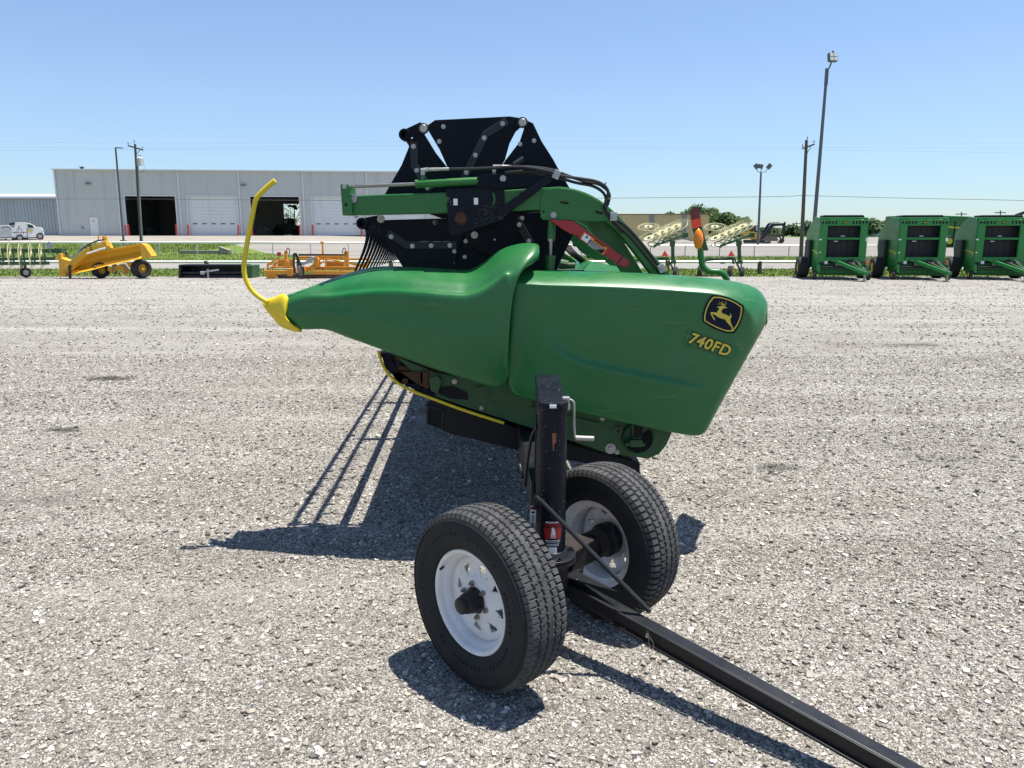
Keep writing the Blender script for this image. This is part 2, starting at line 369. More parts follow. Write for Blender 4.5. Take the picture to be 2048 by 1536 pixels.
c=n.mix(n.ramp(n.noise(120,4,.7),[(.35,0.0),(.7,.3)]),c,(.26,.235,.20)); c=patch(n,c); c=stain(n,c); M['stone']=n.out(c,.85,n.bump(n.noise(400,3),.4,.002),spec=.25)
n=NT('pale_stone'); gi=n.n('ShaderNodeNewGeometry')
c=n.ramp(gi.outputs['Random Per Island'],[(0,(.09,.081,.070)),(.25,(.19,.174,.152)),(.55,(.33,.305,.27)),(.76,(.40,.35,.285)),(.78,(.43,.40,.355)),(.93,(.57,.54,.49)),(1,(.82,.79,.73))])
c=n.mix(n.ramp(n.noise(90,4,.7),[(.35,0.0),(.7,.4)]),c,(.26,.235,.20)); c=patch(n,c); c=stain(n,c); M['stone_big']=n.out(c,.85,n.bump(n.noise(250,3),.5,.003),spec=.25)
octv2=np.array([(x,y,z) for x in(-.7,.7) for y in(-.7,.7) for z in(-.7,.7)],float); octf2=np.array([(0,1,3),(0,3,2),(4,6,7),(4,7,5),(0,4,5),(0,5,1),(2,3,7),(2,7,6),(0,2,6),(0,6,4),(1,5,7),(1,7,3)])
stones('loose_gravel',[(1.35,2.6,3400,.003,.013),(2.6,4.2,1900,.0035,.015),(4.2,7,800,.0045,.018),(7,12,300,.006,.02),(12,20,110,.008,.024),(20,33,34,.011,.027)],M['stone_big'],'loose crushed grey stones strewn over the gravel lot',octv2,octf2)
stones('fine_gravel',[(1.35,2.6,24000,.0016,.005),(2.6,4.2,12000,.0022,.0062),(4.2,7,3600,.0035,.009),(7,11,900,.006,.013)],M['stone'],'fine grey stone chippings between the larger stones of the gravel lot',octv,octf,1.5)
# grass tufts along the verges
def tufts(name,x0,x1,y0,y1,N,h,label,clip=None):
    m=MB(); vs=[];fs=[]
    for i in range(N):
        x=random.uniform(x0,x1); y=random.uniform(y0,y1)
        if clip and not clip(x,y): continue
        z=zt(x,y); a=random.uniform(0,3.14); hh=h*random.uniform(.4,1.3); wd=random.uniform(.015,.04); lx=random.uniform(-.5,.5)*hh; ly=random.uniform(-.5,.5)*hh
        b=len(vs); vs+=[(x-wd*math.cos(a),y-wd*math.sin(a),z),(x+wd*math.cos(a),y+wd*math.sin(a),z),(x+lx,y+ly,z+hh)]; fs.append((b,b+1,b+2))
    m.v=vs;m.f=fs;m.m=[0]*len(fs); return tag(m.build(name,M['blades'],fix=False),label,'grass',kind='stuff')
tufts('grass_blades',-32,32,32.85,40.4,26000,.10,'short mown grass on the verge next to the gravel lot')
tufts('grass_blades',-45,45,49.1,64,30000,.13,'short mown grass beyond the road in front of the wire fence',lambda x,y:x>0 or x<np.interp(y,[49,56,64,75],[0,-12,-20,-27]))
tufts('grass_blades',-58,-26,64,75,12000,.22,'rougher grass below the concrete apron of the big shed')
# =================== COMBINE HEADER ===================
YS=3.97; AX=Vector((-.047,1,0)).normalized()
HD=empty('combine_header',(0,6,.0),0,'green combine header with black reel, yellow upswept bar and a leaping deer emblem','combine header')
def loft(st,nu,nv,off=None):
    rows=[cr(s,nv) for s in st]; nV=len(rows[0]); cols=[cr([r[j] for r in rows],nu) for j in range(nV)]
    m=MB(); nU=len(cols[0]); vs=[]
    for i in range(nU):
        for j in range(nV):
            x,y,Y=cols[j][i]
            if off: Y+=off(x,y)
            vs.append(tuple(P(x,y,Y)))
    m.v=vs; m.f=[(i*nV+j,(i+1)*nV+j,(i+1)*nV+j+1,i*nV+j+1) for i in range(nU-1) for j in range(nV-1)]; m.m=[0]*len(m.f)
    return m
def sd(b,r,t,Y,e=None,ty=.22,bk=.10):
    """one station of the divider: bottom, ridge, top pixel + depth"""
    lo=(b[0]*.66+r[0]*.34,b[1]*.66+r[1]*.34,Y-.006); be=(b[0]*.33+r[0]*.67,b[1]*.33+r[1]*.67,Y-.006)
    nr=(b[0]*.04+r[0]*.96,b[1]*.04+r[1]*.96,Y-.004)
    up=(r[0]*.45+t[0]*.55,r[1]*.45+t[1]*.55,Y+ty*.38)
    return [(b[0]-2,b[1]-14,Y+.12),(b[0],b[1],Y+.035),lo,be,nr,(r[0],r[1]-5,Y+min(.028,ty*.14)),up,(t[0],t[1],Y+ty),(t[0],t[1]+9,Y+ty+.12),(t[0],t[1]+40,Y+ty+.2)]
dv=[sd((569,641),(575,606),(571,592),4.10,ty=.04),
 sd((603,657),(614,594),(612,578),4.075,ty=.07),
 sd((650,658),(668,591),(668,557),4.05,ty=.15),
 sd((700,675),(712,585),(722,541),4.02,ty=.20),
 sd((760,696),(770,581),(765,534),3.99,ty=.24),
 sd((830,722),(840,584),(840,536),3.96,ty=.25),
 sd((900,746),(905,589),(905,540),3.94,ty=.25),
 sd((945,760),(937,589),(940,540),3.935,ty=.25),
 sd((975,769),(970,577),(968,526),3.93,ty=.24),
 sd((995,771),(995,560),(1002,500),3.925,ty=.22),
 sd((1008,766),(1013,547),(1040,489),3.92,ty=.2)]
e=3.92
dv.append([(1010,745,e+.12),(1014,755,e+.035),(1013,705,e-.01),(1016,635,e-.01),(1024,575,e-.005),(1038,541,e+.01),(1062,508,e+.08),(1066,488,e+.2),(1067,497,e+.32),(1067,520,e+.38)])
dv.append([(1010,745,e+.12),(1016,754,e+.040),(1015,704,e-.003),(1019,636,e-.003),(1028,578,e),(1046,538,e+.03),(1074,514,e+.10),(1077,492,e+.2),(1077,500,e+.32),(1077,520,e+.38)])
dv.append([(1006,744,e+.14),(1010,752,e+.08),(1009,703,e+.05),(1012,636,e+.05),(1022,580,e+.06),(1040,545,e+.08),(1070,522,e+.15),(1075,500,e+.24),(1074,506,e+.33),(1073,520,e+.38)])
m=loft(dv,7,9); div=m.build('divider_shield',M['shield'],HD,smooth=True,solid=.006,fix=True,angle=60)
tag(div,'curved front divider shield, long green nose with a raised hooked rear edge')
def crease(x,y):
    # embossed line pressed into the side shield
    if y<600 or x<1070: return 0
    cx=[1080,1100,1125,1160,1250,1420]; cy=[640,680,705,722,742,778]
    d=(y-np.interp(x,cx,cy)); s=max(0,min(1,(x-1075)/40))*max(0,min(1,(1420-x)/60))
    u=max(0,min(1,d/9+.5)); return -.020*s*(u*u*(3-2*u))*math.exp(-max(0,d)/45)
def ss(b,r,t,Y,ry=.012,ty=.2,nf=.955):
    f=lambda a:(b[0]*(1-a)+r[0]*a,b[1]*(1-a)+r[1]*a,Y)
    return [(b[0]-3,b[1]-12,Y+.12),(b[0],b[1],Y+.025),f(.05),f(.25),f(.5),f(.75),f(nf),(r[0],r[1]-1.5,Y+ry),(r[0]*.4+t[0]*.6,r[1]*.35+t[1]*.65,Y+ty*.45),(t[0],t[1],Y+ty),(t[0],t[1]+7,Y+ty+.2),(t[0],t[1]+30,Y+ty+.28)]
sh=[ss((1013,742),(1018,566),(1020,541),YS+.03),ss((1014,755),(1030,566),(1035,541),YS+.005),ss((1028,786),(1060,567),(1062,541),YS),ss((1060,798),(1100,569),(1100,542),YS),ss((1150,822),(1180,571),(1180,543),YS),
 ss((1250,845),(1280,575),(1280,547),YS),ss((1330,861),(1370,581),(1370,553),YS),ss((1375,869),(1432,587),(1436,559),YS),ss((1394,870),(1475,600),(1482,567),YS),
 ss((1404,867),(1501,622),(1512,578),YS+.005,.014,.19,.93),ss((1411,861),(1514,640),(1525,591),YS+.022,.025,.17,.90),ss((1416,853),(1526,650),(1533,607),YS+.055,.035,.13,.86),ss((1412,848),(1523,652),(1528,620),YS+.11,.04,.10,.84),ss((1384,836),(1476,645),(1480,612),YS+.36,.02,.03)]
m=loft(sh,9,14,crease); side=m.build('side_shield',M['shield'],HD,smooth=True,solid=.006,fix=True,angle=60)
# --- emblem and model number: flat decals on the shield ---
EZ=lambda pts:zp(pts,1340,560,7.682)
m=MB()
outer=[(655,232),(760,232),(880,262),(1000,312),(1136,393),(1133,480),(1106,602),(1058,714),(990,816),(880,820),(756,784),(636,728),(510,648),(504,560),(528,446),(580,324)]
yo=[(665,258),(765,260),(880,290),(992,336),(1108,413),(1104,500),(1079,602),(1034,702),(970,788),(880,790),(768,755),(648,700),(526,630),(527,550),(552,448),(598,343)]
cxm,cym=815,525
yi=[(cxm+(x-cxm)*.935,cym+(y-cym)*.93) for x,y in yo]
def smp(pl,k=4):
    # corners stay (every 4th point), the sides bow
    out=[]; N=len(pl)
    for c in range(0,N,4):
        seg=[pl[(c+i)%N] for i in range(5)]; out+=[tuple(q) for q in cr(seg,3)[:-1]]
    return out
outer,yo,yi=smp(outer),smp(yo),smp(yi)
m.mi=0; m.pp(EZ(outer),YS-.0095,.02); m.mi=1
a=[P(x,y,YS-.0105) for x,y in EZ(yo)]; b=[P(x,y,YS-.0105) for x,y in EZ(yi)]; N=len(a)
m.add(a+b,[(i,(i+1)%N,N+(i+1)%N,N+i) for i in range(N)])
deer=[(725,410),(762,404),(800,396),(818,402),(875,418),(868,432),(832,432),(802,450),(790,478),(800,508),(850,528),(918,562),(926,540),(925,508),(938,532),(946,575),(926,590),(930,640),(942,680),(966,728),(966,770),(950,765),(942,722),(908,684),(872,645),(848,606),(790,592),(738,570),(690,535),(645,518),(662,556),(690,600),(688,622),(668,600),(640,552),(618,502),(650,493),(715,503),(748,455),(762,436),(735,426)]
m.add([P(x,y,YS-.0105) for x,y in EZ(deer)],[tuple(range(len(deer)))])
def stroke(pts,w0,w1):
    c=cr(pts,4); N=len(c); vs=[]
    for i in range(N):
        d=c[min(i+1,N-1)]-c[max(i-1,0)]; d=d/np.linalg.norm(d); w=w0+(w1-w0)*i/(N-1); nn=np.array((-d[1],d[0]))*w
        for s_ in(1,-1): vs.append(tuple(P(*EZ([tuple(c[i]+nn*s_)])[0],YS-.0105)))
    m.add(vs,[(2*i,2*i+1,2*i+3,2*i+2) for i in range(N-1)])
stroke([(822,402),(846,384),(860,355),(848,326)],7,2); stroke([(830,392),(822,362),(798,320)],6,2); stroke([(826,388),(800,362),(750,334)],6,2); stroke([(818,394),(790,372),(728,368)],5,2)
tag(m.build('emblem',[M['decal_k'],M['decal_y']],side,fix=False),'black emblem with a yellow leaping deer in a yellow border')
m=MB(); o=P(1419,690,YS-.0085); ang=-math.atan2(22,63)
base=Matrix.Translation(o)@Matrix.Rotation(math.pi/2,4,'X')@Matrix.Rotation(ang,4,'Z')
m.mi=0; text_mesh(m,'740FD',.079,base,.0004,.0062,.12,space=1.08)
m.mi=1; text_mesh(m,'740FD',.079,Matrix.Translation((0,-.0016,0))@base,.0004,.0022,.12,space=1.08)
tag(m.build('model_number',[M['decal_k'],M['decal_y']],side,fix=False),'yellow and black lettering reading 740FD')
m=MB(); fr=zp([(290,770),(1040,1040),(1048,1060),(985,1215),(960,1232),(215,985),(208,960),(268,785)],1340,560,7.682)
c=[P(x,y,YS-.0055) for x,y in fr]; m.tube(c+[c[0]],.0014,6); m.build('number_recess_edge',M['shield'],side,smooth=True)
# --- yellow nose and upswept bar ---
def st4(a,b,c,Y): return [(a[0],a[1],Y+.1),(a[0],a[1],Y+.03),(b[0],b[1],Y),(c[0],c[1],Y+.03),(c[0],c[1],Y+.1)]
m=loft([st4((548,637),(530,615),(524,603),4.14),st4((558,648),(545,622),(532,601),4.12),st4((575,656),(560,625),(548,598),4.10),st4((597,661),(570,632),(570,592),4.075),st4((600,657),(569,640),(581,611),4.085)],6,6)
ynose=m.build('divider_point',M['yellow'],HD,smooth=True,solid=.008)
bar=[P(550,361,4.12),P(538,371,4.12),P(520,388,4.12),P(511,402,4.12),P(505,430,4.12),P(497,470,4.12),P(489,520,4.12),P(488,540,4.12),P(492,560,4.12),P(503,580,4.12),P(518,594,4.12),P(535,604,4.12)]
MB().tube(curve3(bar,5),.0128,14).build('crop_lifter_bar',M['yellow'],ynose,smooth=True)
m=MB(); m.pp([(985,740),(1064,745),(1064,812),(985,800)],4.09,.02); m.build('gap_filler',M['green_dk'],HD)  # filler panel added behind the shields to block a bright gap
for q_ in((560,600),(588,645)):
    pass
# scuffs rubbed into the bearing plate paint
# --- end sheet under the shields ---
es=MB(); es.pp([(790,712),(870,745),(1010,775),(1200,800),(1347,858),(1333,890),(1318,908),(1296,918),(1210,905),(1150,884),(1050,852),(935,815),(868,792),(857,770)],4.15,.012)
esh=es.build('end_sheet',M['green_dk'],HD,bevel=.002)
def bolt(c,r,parent,mat=None,name='bolt',d=.012,axis=(0,-1,0)):
    b=MB(); c=Vector(c); ax=Vector(axis); b.cyl(c,c+ax*d*.35,r*1.25,n=14); b.cyl(c,c+ax*d,r*.72,r*.62,n=6)
    return b.build(name,mat or M['zinc'],parent)
def bpx(x,y,Y,r,parent,mat=None,**k): return bolt(P(x,y,Y),r,parent,mat,**k)
for (x,y,r) in[(909,763,.011),(965,784,.014),(963,816,.010),(1221,897,.024),(1205,836,.012),(1234,904,.011),(1272,858,.008)]: bpx(x,y,4.148,r,esh)
m=MB(); c=P(1276,876,4.13); m.lathe([(.078,0),(.084,-.012),(.088,0),(.088,.02),(.078,.02)],c,(0,1,0),28,True); m.build('gearcase_collar',M['green_dk'],esh,smooth=True)
m=MB(); m.cyl(P(1276,876,4.147),P(1276,876,4.149),.077,n=28); m.box(P(1276,862,4.135),(.05,.02,.07)); m.build('gearcase_opening',M['void'],esh)
m=MB(); m.box(P(1272,886,4.12),(.07,.03,.04)); m.cyl(P(1250,888,4.12),P(1290,888,4.12),.013,n=10); m.pp([(1262,850),(1290,848),(1284,880),(1266,880)],4.128,.012); m.build('gearcase_shaft',M['green_dk'],esh,bevel=.003)
m=MB(); m.lathe([(.012,0),(.020,-.012),(.022,.01),(.012,.01)],P(1237,861,4.14),(0,1,0),16,True); m.build('grommet',M['zinc'],esh,smooth=True)
for q_,y_ in(([(952,775),(1000,768),(1020,790),(1060,806),(1060,815),(1035,810),(952,793)],4.135),([(990,800),(1060,812),(1200,846),(1198,856),(1060,826),(996,812)],4.138),([(858,755),(875,752),(883,762),(876,786),(862,782)],4.12)):
    m=MB(); m.pp(q_,y_,.010); m.build('stiffener',M['green_dk'],esh,bevel=.002)
m=MB(); m.pp([(873,776),(905,772),(935,786),(936,800),(900,797),(878,788)],4.144,.003); m.build('slot_opening',M['void'],esh)
# knife drive behind the nose of the end sheet
m=MB(); m.box(P(820,752,4.2),(.16,.12,.07)); m.cyl(P(795,735,4.16),P(880,745,4.2),.016,n=10); m.cyl(P(838,768,4.15),P(838,768,4.27),.042,n=14); m.cyl(P(810,762,4.13),P(810,762,4.2),.018,n=10); m.bar(P(775,712,4.2),P(885,742,4.2),.04,.03); m.box(P(850,758,4.17),(.05,.06,.10))
m.build('knife_drive',M['rust'],HD,bevel=.004)
m=MB(); c=[P(x,y,4.12) for x,y in[(757,702),(760,716),(768,735),(780,752),(800,769),(830,784),(870,799),(930,821),(1008,846)]]; m.tube(curve3(c,5),.0085,8); m.build('skid_edge',M['yellow'],HD,smooth=True)
m=MB(); c=[(762,706),(770,735),(800,765),(840,785),(870,797),(868,786),(830,765),(795,740),(775,706)]; m.pp(c,4.14,.25); m.build('skid_shoe',M['navy'],HD)
# --- long body of the header, running away from the camera ---
LEN=12.0
def runner(poly,Y0,L_=LEN): return [P(x,y,Y0) for x,y in poly], AX*L_
m=MB(); a,d=runner([(800,722),(1010,772),(1180,812),(1180,822),(1010,785),(800,738)],4.3); m.prism(a,d); m.build('draper_deck',M['blk'],HD)
m=MB(); a,d=runner([(1330,600),(1342,600),(1325,880),(1312,880)],4.3); m.prism(a,d); m.build('back_sheet',M['green'],HD)
m=MB()
for x,y,s_ in[(1290,620,.13),(1290,860,.13),(1050,820,.09),(860,775,.07)]:
    p=P(x,y,4.3); m.bar(p,p+AX*LEN,s_,s_)
m.build('frame_tubes',M['green_dk'],HD,bevel=.01)
m=MB(); p=P(765,712,4.3); m.bar(p,p+AX*LEN,.05,.02); m.build('cutter_bar',M['strip'],HD)
p=P(1180,548,4.32)
m=MB(); m.prism([P(1135,548,4.5),P(1180,522,4.75),P(1306,548,4.55),P(1320,575,4.5),P(1140,575,4.5)],AX*.7); m.build('frame_cover',M['shield'],HD,bevel=.01)
m=MB(); m.pp([(1150,440),(1172,452),(1208,498),(1216,520),(1190,520),(1165,506),(1132,470)],5.1,.05); m.pp([(1120,500),(1150,520),(1165,548),(1100,548)],5.0,.05); m.ppbar((1150,440),(1265,548),5.2,.05,.12); m.build('rear_arm_bracket',M['green'],HD,bevel=.004)
for x,y in[(1150,488),(1162,497),(1178,512)]: bpx(x,y,5.09,.014,HD,M['green'])
for k in range(3):
    m=MB(); m.tube(curve3([P(1128+k*5,492,4.9),P(1142+k*5,508,4.85),P(1160+k*5,522,4.9),P(1172+k*4,540,5.0)],5),.010,8); m.build('rear_hose',M['hose'],HD,smooth=True)
m=MB(); m.cyl(P(1120,528,4.6),P(1135,531,4.6),.03,n=12); m.cyl(P(1135,531,4.6),P(1150,531,4.6),.018,n=10); m.box(P(1141,547,4.55),(.15,.14,.05)); m.build('valve_block',M['green_dk'],HD)
# --- reel: six end plates, centre tube, six bats with tines ---
YR=4.46
plates=[('p',[(857,262),(853,252),(870,240),(1020,232.5),(1050,237),(1052,245),(1031,264),(1019,287),(1010,320),(980,372),(950,440),(925,430),(895,335),(879,299)],0),
 ([(836,252),(846,258),(850,270),(872,306),(899,340),(925,392),(935,440),(910,446),(765,396),(803,330),(822,283)],.022),
 ([(1052,240),(1066,246),(1083,282),(1106,318),(1122,347),(1146,387),(1150,440),(940,440),(975,380),(1011,320),(1039,284),(1047,260)],.022),
 ([(753,447),(766,440),(905,436),(940,436),(925,475),(905,535),(898,552),(816,552)],0),
 ([(932,440),(1000,450),(1030,560),(890,560),(908,530)],.022),
 ([(938,436),(1120,420),(1146,425),(1150,462),(1105,556),(1020,560)],.0)]
plates[0]=(plates[0][1],plates[0][2])
PO=[]
for pl,dy in plates:
    m=MB(); m.pp(pl,YR+dy,.004); o=m.build('reel_end_plate',M['navy'],HD)
    md=o.modifiers.new('b','BEVEL'); md.width=.0015; md.segments=1
    PO.append(o)
def strip(pts,parent,Y,w=.043,bolts=()):
    m=MB()
    for a,b in zip(pts[:-1],pts[1:]): m.bar(P(*a,Y),P(*b,Y),.006,w,up=(0,0,1)) if False else None
    c=[P(x,y,Y) for x,y in pts]; L1=[];L2=[]
    for i in range(len(c)):
        d=(c[min(i+1,len(c)-1)]-c[max(i-1,0)]); d.y=0; d.normalize(); nn=Vector((-d.z,0,d.x))*(w/2)
        L1.append(c[i]+nn); L2.append(c[i]-nn)
    m.prism(L1+L2[::-1],(0,.008,0)); o=m.build('wear_strip',M['strip'],parent,bevel=.003)
    for x,y in bolts: bpx(x,y,Y-.001,.0105,parent)
    return o
ZZ=lambda pts:zp(pts,780,220,5.486)
strip(ZZ([(260,350),(265,610),(440,890)]),PO[1],YR+.008,bolts=ZZ([(258,400),(294,663),(412,852)]))
strip(ZZ([(1280,120),(1050,265),(810,745)]),PO[0],YR-.010,bolts=ZZ([(1236,150),(1034,307),(936,496),(838,686)]))
strip(ZZ([(1385,1195),(1550,1480)]),PO[5],YR-.010,bolts=ZZ([(1418,1258),(1524,1438)]))
Z2=lambda pts:zp(pts,660,330,4.654)
strip(Z2([(540,630),(715,745),(1180,745)]),PO[3],YR-.010,bolts=Z2([(570,668),(767,755),(942,752),(1116,748)]))
for (x,y,k) in[(586,183,0),(541,345,0),(1425,374,2),(1580,337,2),(1450,1186,5),(1148,1422,5),(830,1438,4),(1290,1135,2),(760,690,1),(495,1235,3)]:
    px,py=ZZ([(x,y)])[0]; bpx(px,py,YR+plates[k][1]-.001,.010,PO[k])
for (x,y) in[(1157,803),(1254,855),(980,535)]:
    px,py=Z2([(x,y)])[0]; bpx(px,py,YR-.001,.009,PO[3])
for (a,b,k) in[((847,257),(1045,245),0)]:
    for q in(a,b):
        m=MB(); m.cyl(P(*q,YR-.002),P(*q,YR-.016),.030,n=24); m.build('pivot_disc',M['strip'],PO[k],smooth=True,bevel=.003)
        m=MB(); m.cyl(P(*q,YR-.016),P(*q,YR-.024),.021,n=24); m.build('pivot_cap',M['zinc'],PO[k],smooth=True,bevel=.003)
m=MB(); m.cyl(P(762,438,YR-.002),P(762,438,YR-.02),.022,n=20); m.build('pivot_cap',M['zinc'],PO[3],smooth=True,bevel=.003)
hub=P(923,436,YR)
m=MB(); m.cyl(hub+Vector((0,.01,0)),hub+AX*LEN,.10,n=20); m.build('reel_tube',M['navy'],HD,smooth=True)
m=MB(); m.lathe([(.02,-.012),(.155,-.010),(.160,0),(.02,0)],P(985,455,YR),(0,1,0),32,True); m.build('reel_hub_disc',M['navy'],HD,smooth=True)
bpx(949,470,YR-.014,.016,HD); 
for k in range(7):
    q=hub+AX*(2.0+1.45*k); m=MB()
    for a in(4,64,124,184,244,304):
        d=Vector((math.cos(R(a)),0,math.sin(R(a)))); m.bar(q+d*.08,q+d*.52,.012,.05,up=(0,1,0))
    m.build('reel_spider',M['navy'],HD)
def bat(c,bracket,nsep,ang,near=0,vis=True):
    c=Vector(c); m=MB()
    m.lathe([(.018,-.03),(.030,-.03),(.033,-.02),(.033,.03),(.018,.03)],c,(0,1,0),20,True)
    m.cyl(c+Vector((0,.0,0)),c+AX*(LEN-.1),.0185,n=14,cap=False)
    b=Vector(bracket); m.bar(c+Vector((0,.0,0)),b+Vector((0,.0,0)),.02,.045,up=(0,1,0)) if False else m.prism([c+Vector((0,-.012,.028)),b+Vector((0,-.012,.028)),b+Vector((0,-.012,-.028)),c+Vector((0,-.012,-.028))],(0,.024,0))
    o=m.build('reel_bat',M['navy'],HD,smooth=True)
    sp=.17; N=int(LEN/sp); st=MB()
    for i in range(N):
        q=c+AX*(.03+i*sp)
        dirv=Vector((math.sin(ang),0,-math.cos(ang)))
        pts=[q+dirv*0.0+Vector((.012,0,0)),q+dirv*.07+Vector((.028,0,0)),q+dirv*.17+Vector((.004,0,0)),q+dirv*.285+Vector((-.045,0,.0))]
        if i<near:
            t=MB(); t.tube(curve3(pts,4),.0,6,rs=[.016-.0009*k for k in range(13)]); t.build('tine',M['navy'],o,smooth=True)
        else: st.tube(pts,0,4,rs=[.011,.008,.006,.003])
    s_=st.build('tines',M['navy'],o); tag(s_,kind='stuff')
    return o
bat(P(725,447,YR+.02),P(760,440,YR+.02),0,R(-4),near=40)
bat(P(810,270,YR+.02),P(842,255,YR+.02),0,R(2),near=6)
hb=hub; 
for a in(64,4,-56,-116):
    c=hub+Vector((math.cos(R(a))*.50,0.12,math.sin(R(a))*.50)); bat(c,c+Vector((.05,0,0)),0,R(0),near=0)
# --- end bracket, arm, cylinder ---
arm=MB(); YA=4.20
arm.prism([P(x,y,YA) for x,y in[(702,391.5),(760,389),(900,384.5),(1000,381),(1060,377),(1100,374.5),(1100,420),(1060,420.5),(900,426),(702,430)]],(0,.11,0))
go=[(1090,375.5),(1120,373.5),(1150,378),(1180,389),(1208,406),(1240,434),(1270,468),(1300,503),(1330,535),(1348,556)]; gi_=[(1308,556),(1285,524),(1258,490),(1235,463),(1213,444),(1190,434),(1150,428),(1100,420),(1090,420)]
arm.prism([P(x,y,YA) for x,y in cr(go,3)[:,:2]]+[P(x,y,YA) for x,y in gi_],(0,.11,0))
armo=arm.build('reel_arm',M['green'],HD,bevel=.006)
m=MB(); m.pp([(1086,384),(1090,379),(1115,375),(1150,380),(1185,394),(1212,412),(1232,432),(1242,446),(1215,442),(1200,443),(1086,440),(1081,434),(1081,400)],YA-.008,.0075); m.build('arm_side_plate',M['green'],armo,bevel=.003)
for x,y in[(1107,430)]: bpx(x,y,YA-.009,.013,armo)
m=MB(); m.cyl(P(1087,423.5,YA-.0095),P(1087,423.5,YA-.0085),.006,n=12); m.tube([P(1121,404,YA-.009),P(1137,406,YA-.009)],.006,8); m.tube([P(1191,423,YA-.009),P(1205,427,YA-.009)],.006,8); m.build('plate_hole',M['void'],armo)
m=MB(); m.prism([P(x,y,YA+.15) for x,y in[(1172,440),(1218,442),(1246,480),(1290,552),(1248,552),(1210,496)]],(0,.05,0)); m.build('inner_brace',M['green'],armo,bevel=.004)
m=MB(); m.prism([P(x,y,YA-.03) for x,y in[(680,368),(696,368),(700,374),(700,386),(702,390),(704,430),(685,431)]],(0,.15,0)); m.build('end_bracket',M['green'],armo,bevel=.004)
bpx(689,373,YA-.032,.010,armo); bpx(706,397,YA-.002,.018,armo); bpx(712,432,YA+.03,.012,armo,axis=(0,0,-1))
m=MB(); m.cyl(P(692,409.5,YA-.0315),P(692,409.5,YA-.0305),.008,n=14); m.build('bracket_hole',M['void'],armo)
m=MB(); m.cyl(P(832,368,YA-.01),P(957,362,YA-.01),.0205,n=20); m.cyl(P(831,368,YA-.01),P(836,367.8,YA-.01),.0225,n=20); m.cyl(P(846,360,YA-.01),P(846,350,YA-.01),.010,n=10); m.cyl(P(988,358,YA-.01),P(988,344,YA-.01),.010,n=10)
cyo=m.build('fore_aft_cylinder',M['green'],HD,smooth=True)
m=MB(); m.cyl(P(699,373,YA-.01),P(832,368,YA-.01),.0095,n=14); m.build('piston_rod',M['chrome'],cyo,smooth=True)
m=MB(); m.cyl(P(846,350,YA-.01),P(846,340,YA-.01),.012,n=10); m.cyl(P(842,341,YA-.01),P(856,339,YA-.01),.011,n=8); m.cyl(P(857,339,YA-.01),P(878,338.5,YA-.01),.009,n=8); m.cyl(P(878,338.5,YA-.01),P(898,338,YA-.01),.0085,n=12); m.build('hose_fitting',M['zinc'],cyo,smooth=True); m=MB()
m.cyl(P(988,344,YA-.01),P(988,334,YA-.01),.010,n=10); m.cyl(P(986,333,YA-.01),P(1003,333,YA-.01),.0095,n=8); m.cyl(P(1004,332.5,YA-.01),P(1048,333.5,YA-.01),.0075,.0065,n=10); m.build('hose_fitting',M['zinc'],cyo,smooth=True)
# black plate, brace and hub nut
m=MB(); m.pp([(892,377),(984,375),(1009,372),(1009,432),(1006,440),(912,470),(904,471),(899,466),(896,440),(894,404),(901,397),(893,392)],YA-.020,.008); m.pp([(892,377),(984,374.5),(984,377.5),(892,379)],YA-.022,.05)
plate=m.build('reel_bearing_plate',M['blackpost'],HD,bevel=.0025)
for (x,y,q) in[(911,404,0),(952,402.5,0)]:
    m=MB(); m.box(P(x,y,YA-.023),(.022,.004,.034)); m.build('white_sticker',M['whitep'],plate)
m=MB(); m.tube(curve3([P(986,386,YA-.0215),P(989,398,YA-.0215),P(986,410,YA-.0215)],4),.006,6); m.build('green_slot',M['green'],plate)
m=MB(); m.lathe([(.036,.0),(.034,-.012),(.030,-.014),(.028,-.03),(.022,-.034),(.001,-.034)],P(922,437,YA-.021),(0,1,0),28); m.tube([P(922,437,YA-.035)+Vector((.033*math.cos(t),random.uniform(-.006,.006),.035*math.sin(t))) for t in[i*.32 for i in range(44)]],.0022,5); m.build('hub_nut',M['rust'],plate,smooth=True)
bpx(1001,433,YA-.022,.014,plate,M['strip'])
for x,y in[(998,405),(954,447),(908,462)]:
    m=MB(); m.cyl(P(x,y,YA-.0215),P(x,y,YA-.0205),.006,n=12); m.build('plate_hole',M['void'],plate)
m=MB(); a=[(1000,417),(1083,355),(1093,350),(1104,357),(1102,363),(1010,432),(998,432),(992,424)]; m.pp(a,YA-.040,.014); m.build('diagonal_brace',M['blackpost'],plate,bevel=.003)
m=MB(); m.pp([(954,354),(962,349),(1060,346),(1090,352),(1090,362),(1064,372),(1012,376),(955,376)],YA-.03,.010); m.pp([(984,367),(1008,362),(1011,367),(1011,376),(986,379)],YA-.045,.035); m.build('cylinder_mount',M['navy'],HD,bevel=.003)
bpx(1006,357,YA-.032,.013,HD)
m=MB(); m.tube([P(1028,330,YR-.03),P(1048,318,YR-.03)],.018,10); m.build('reel_stop_pin',M['strip'],HD,smooth=True)
m=MB()
for k in range(26):
    x=random.uniform(950,996); y=random.uniform(412,448); a=random.uniform(-.5,.25); l=random.uniform(2,8)
    m.ppbar((x,y),(x+l,y+l*a),YA-.0212,.0012,.0010)
for k in range(10):
    x=random.uniform(896,906); y=random.uniform(404,412); m.ppbar((x,y),(x+3,y-3),YA-.0212,.0012,.0010)
m.build('paint_scratches',plain('bare_metal_scratch',(.12,.125,.13),.6),plate)
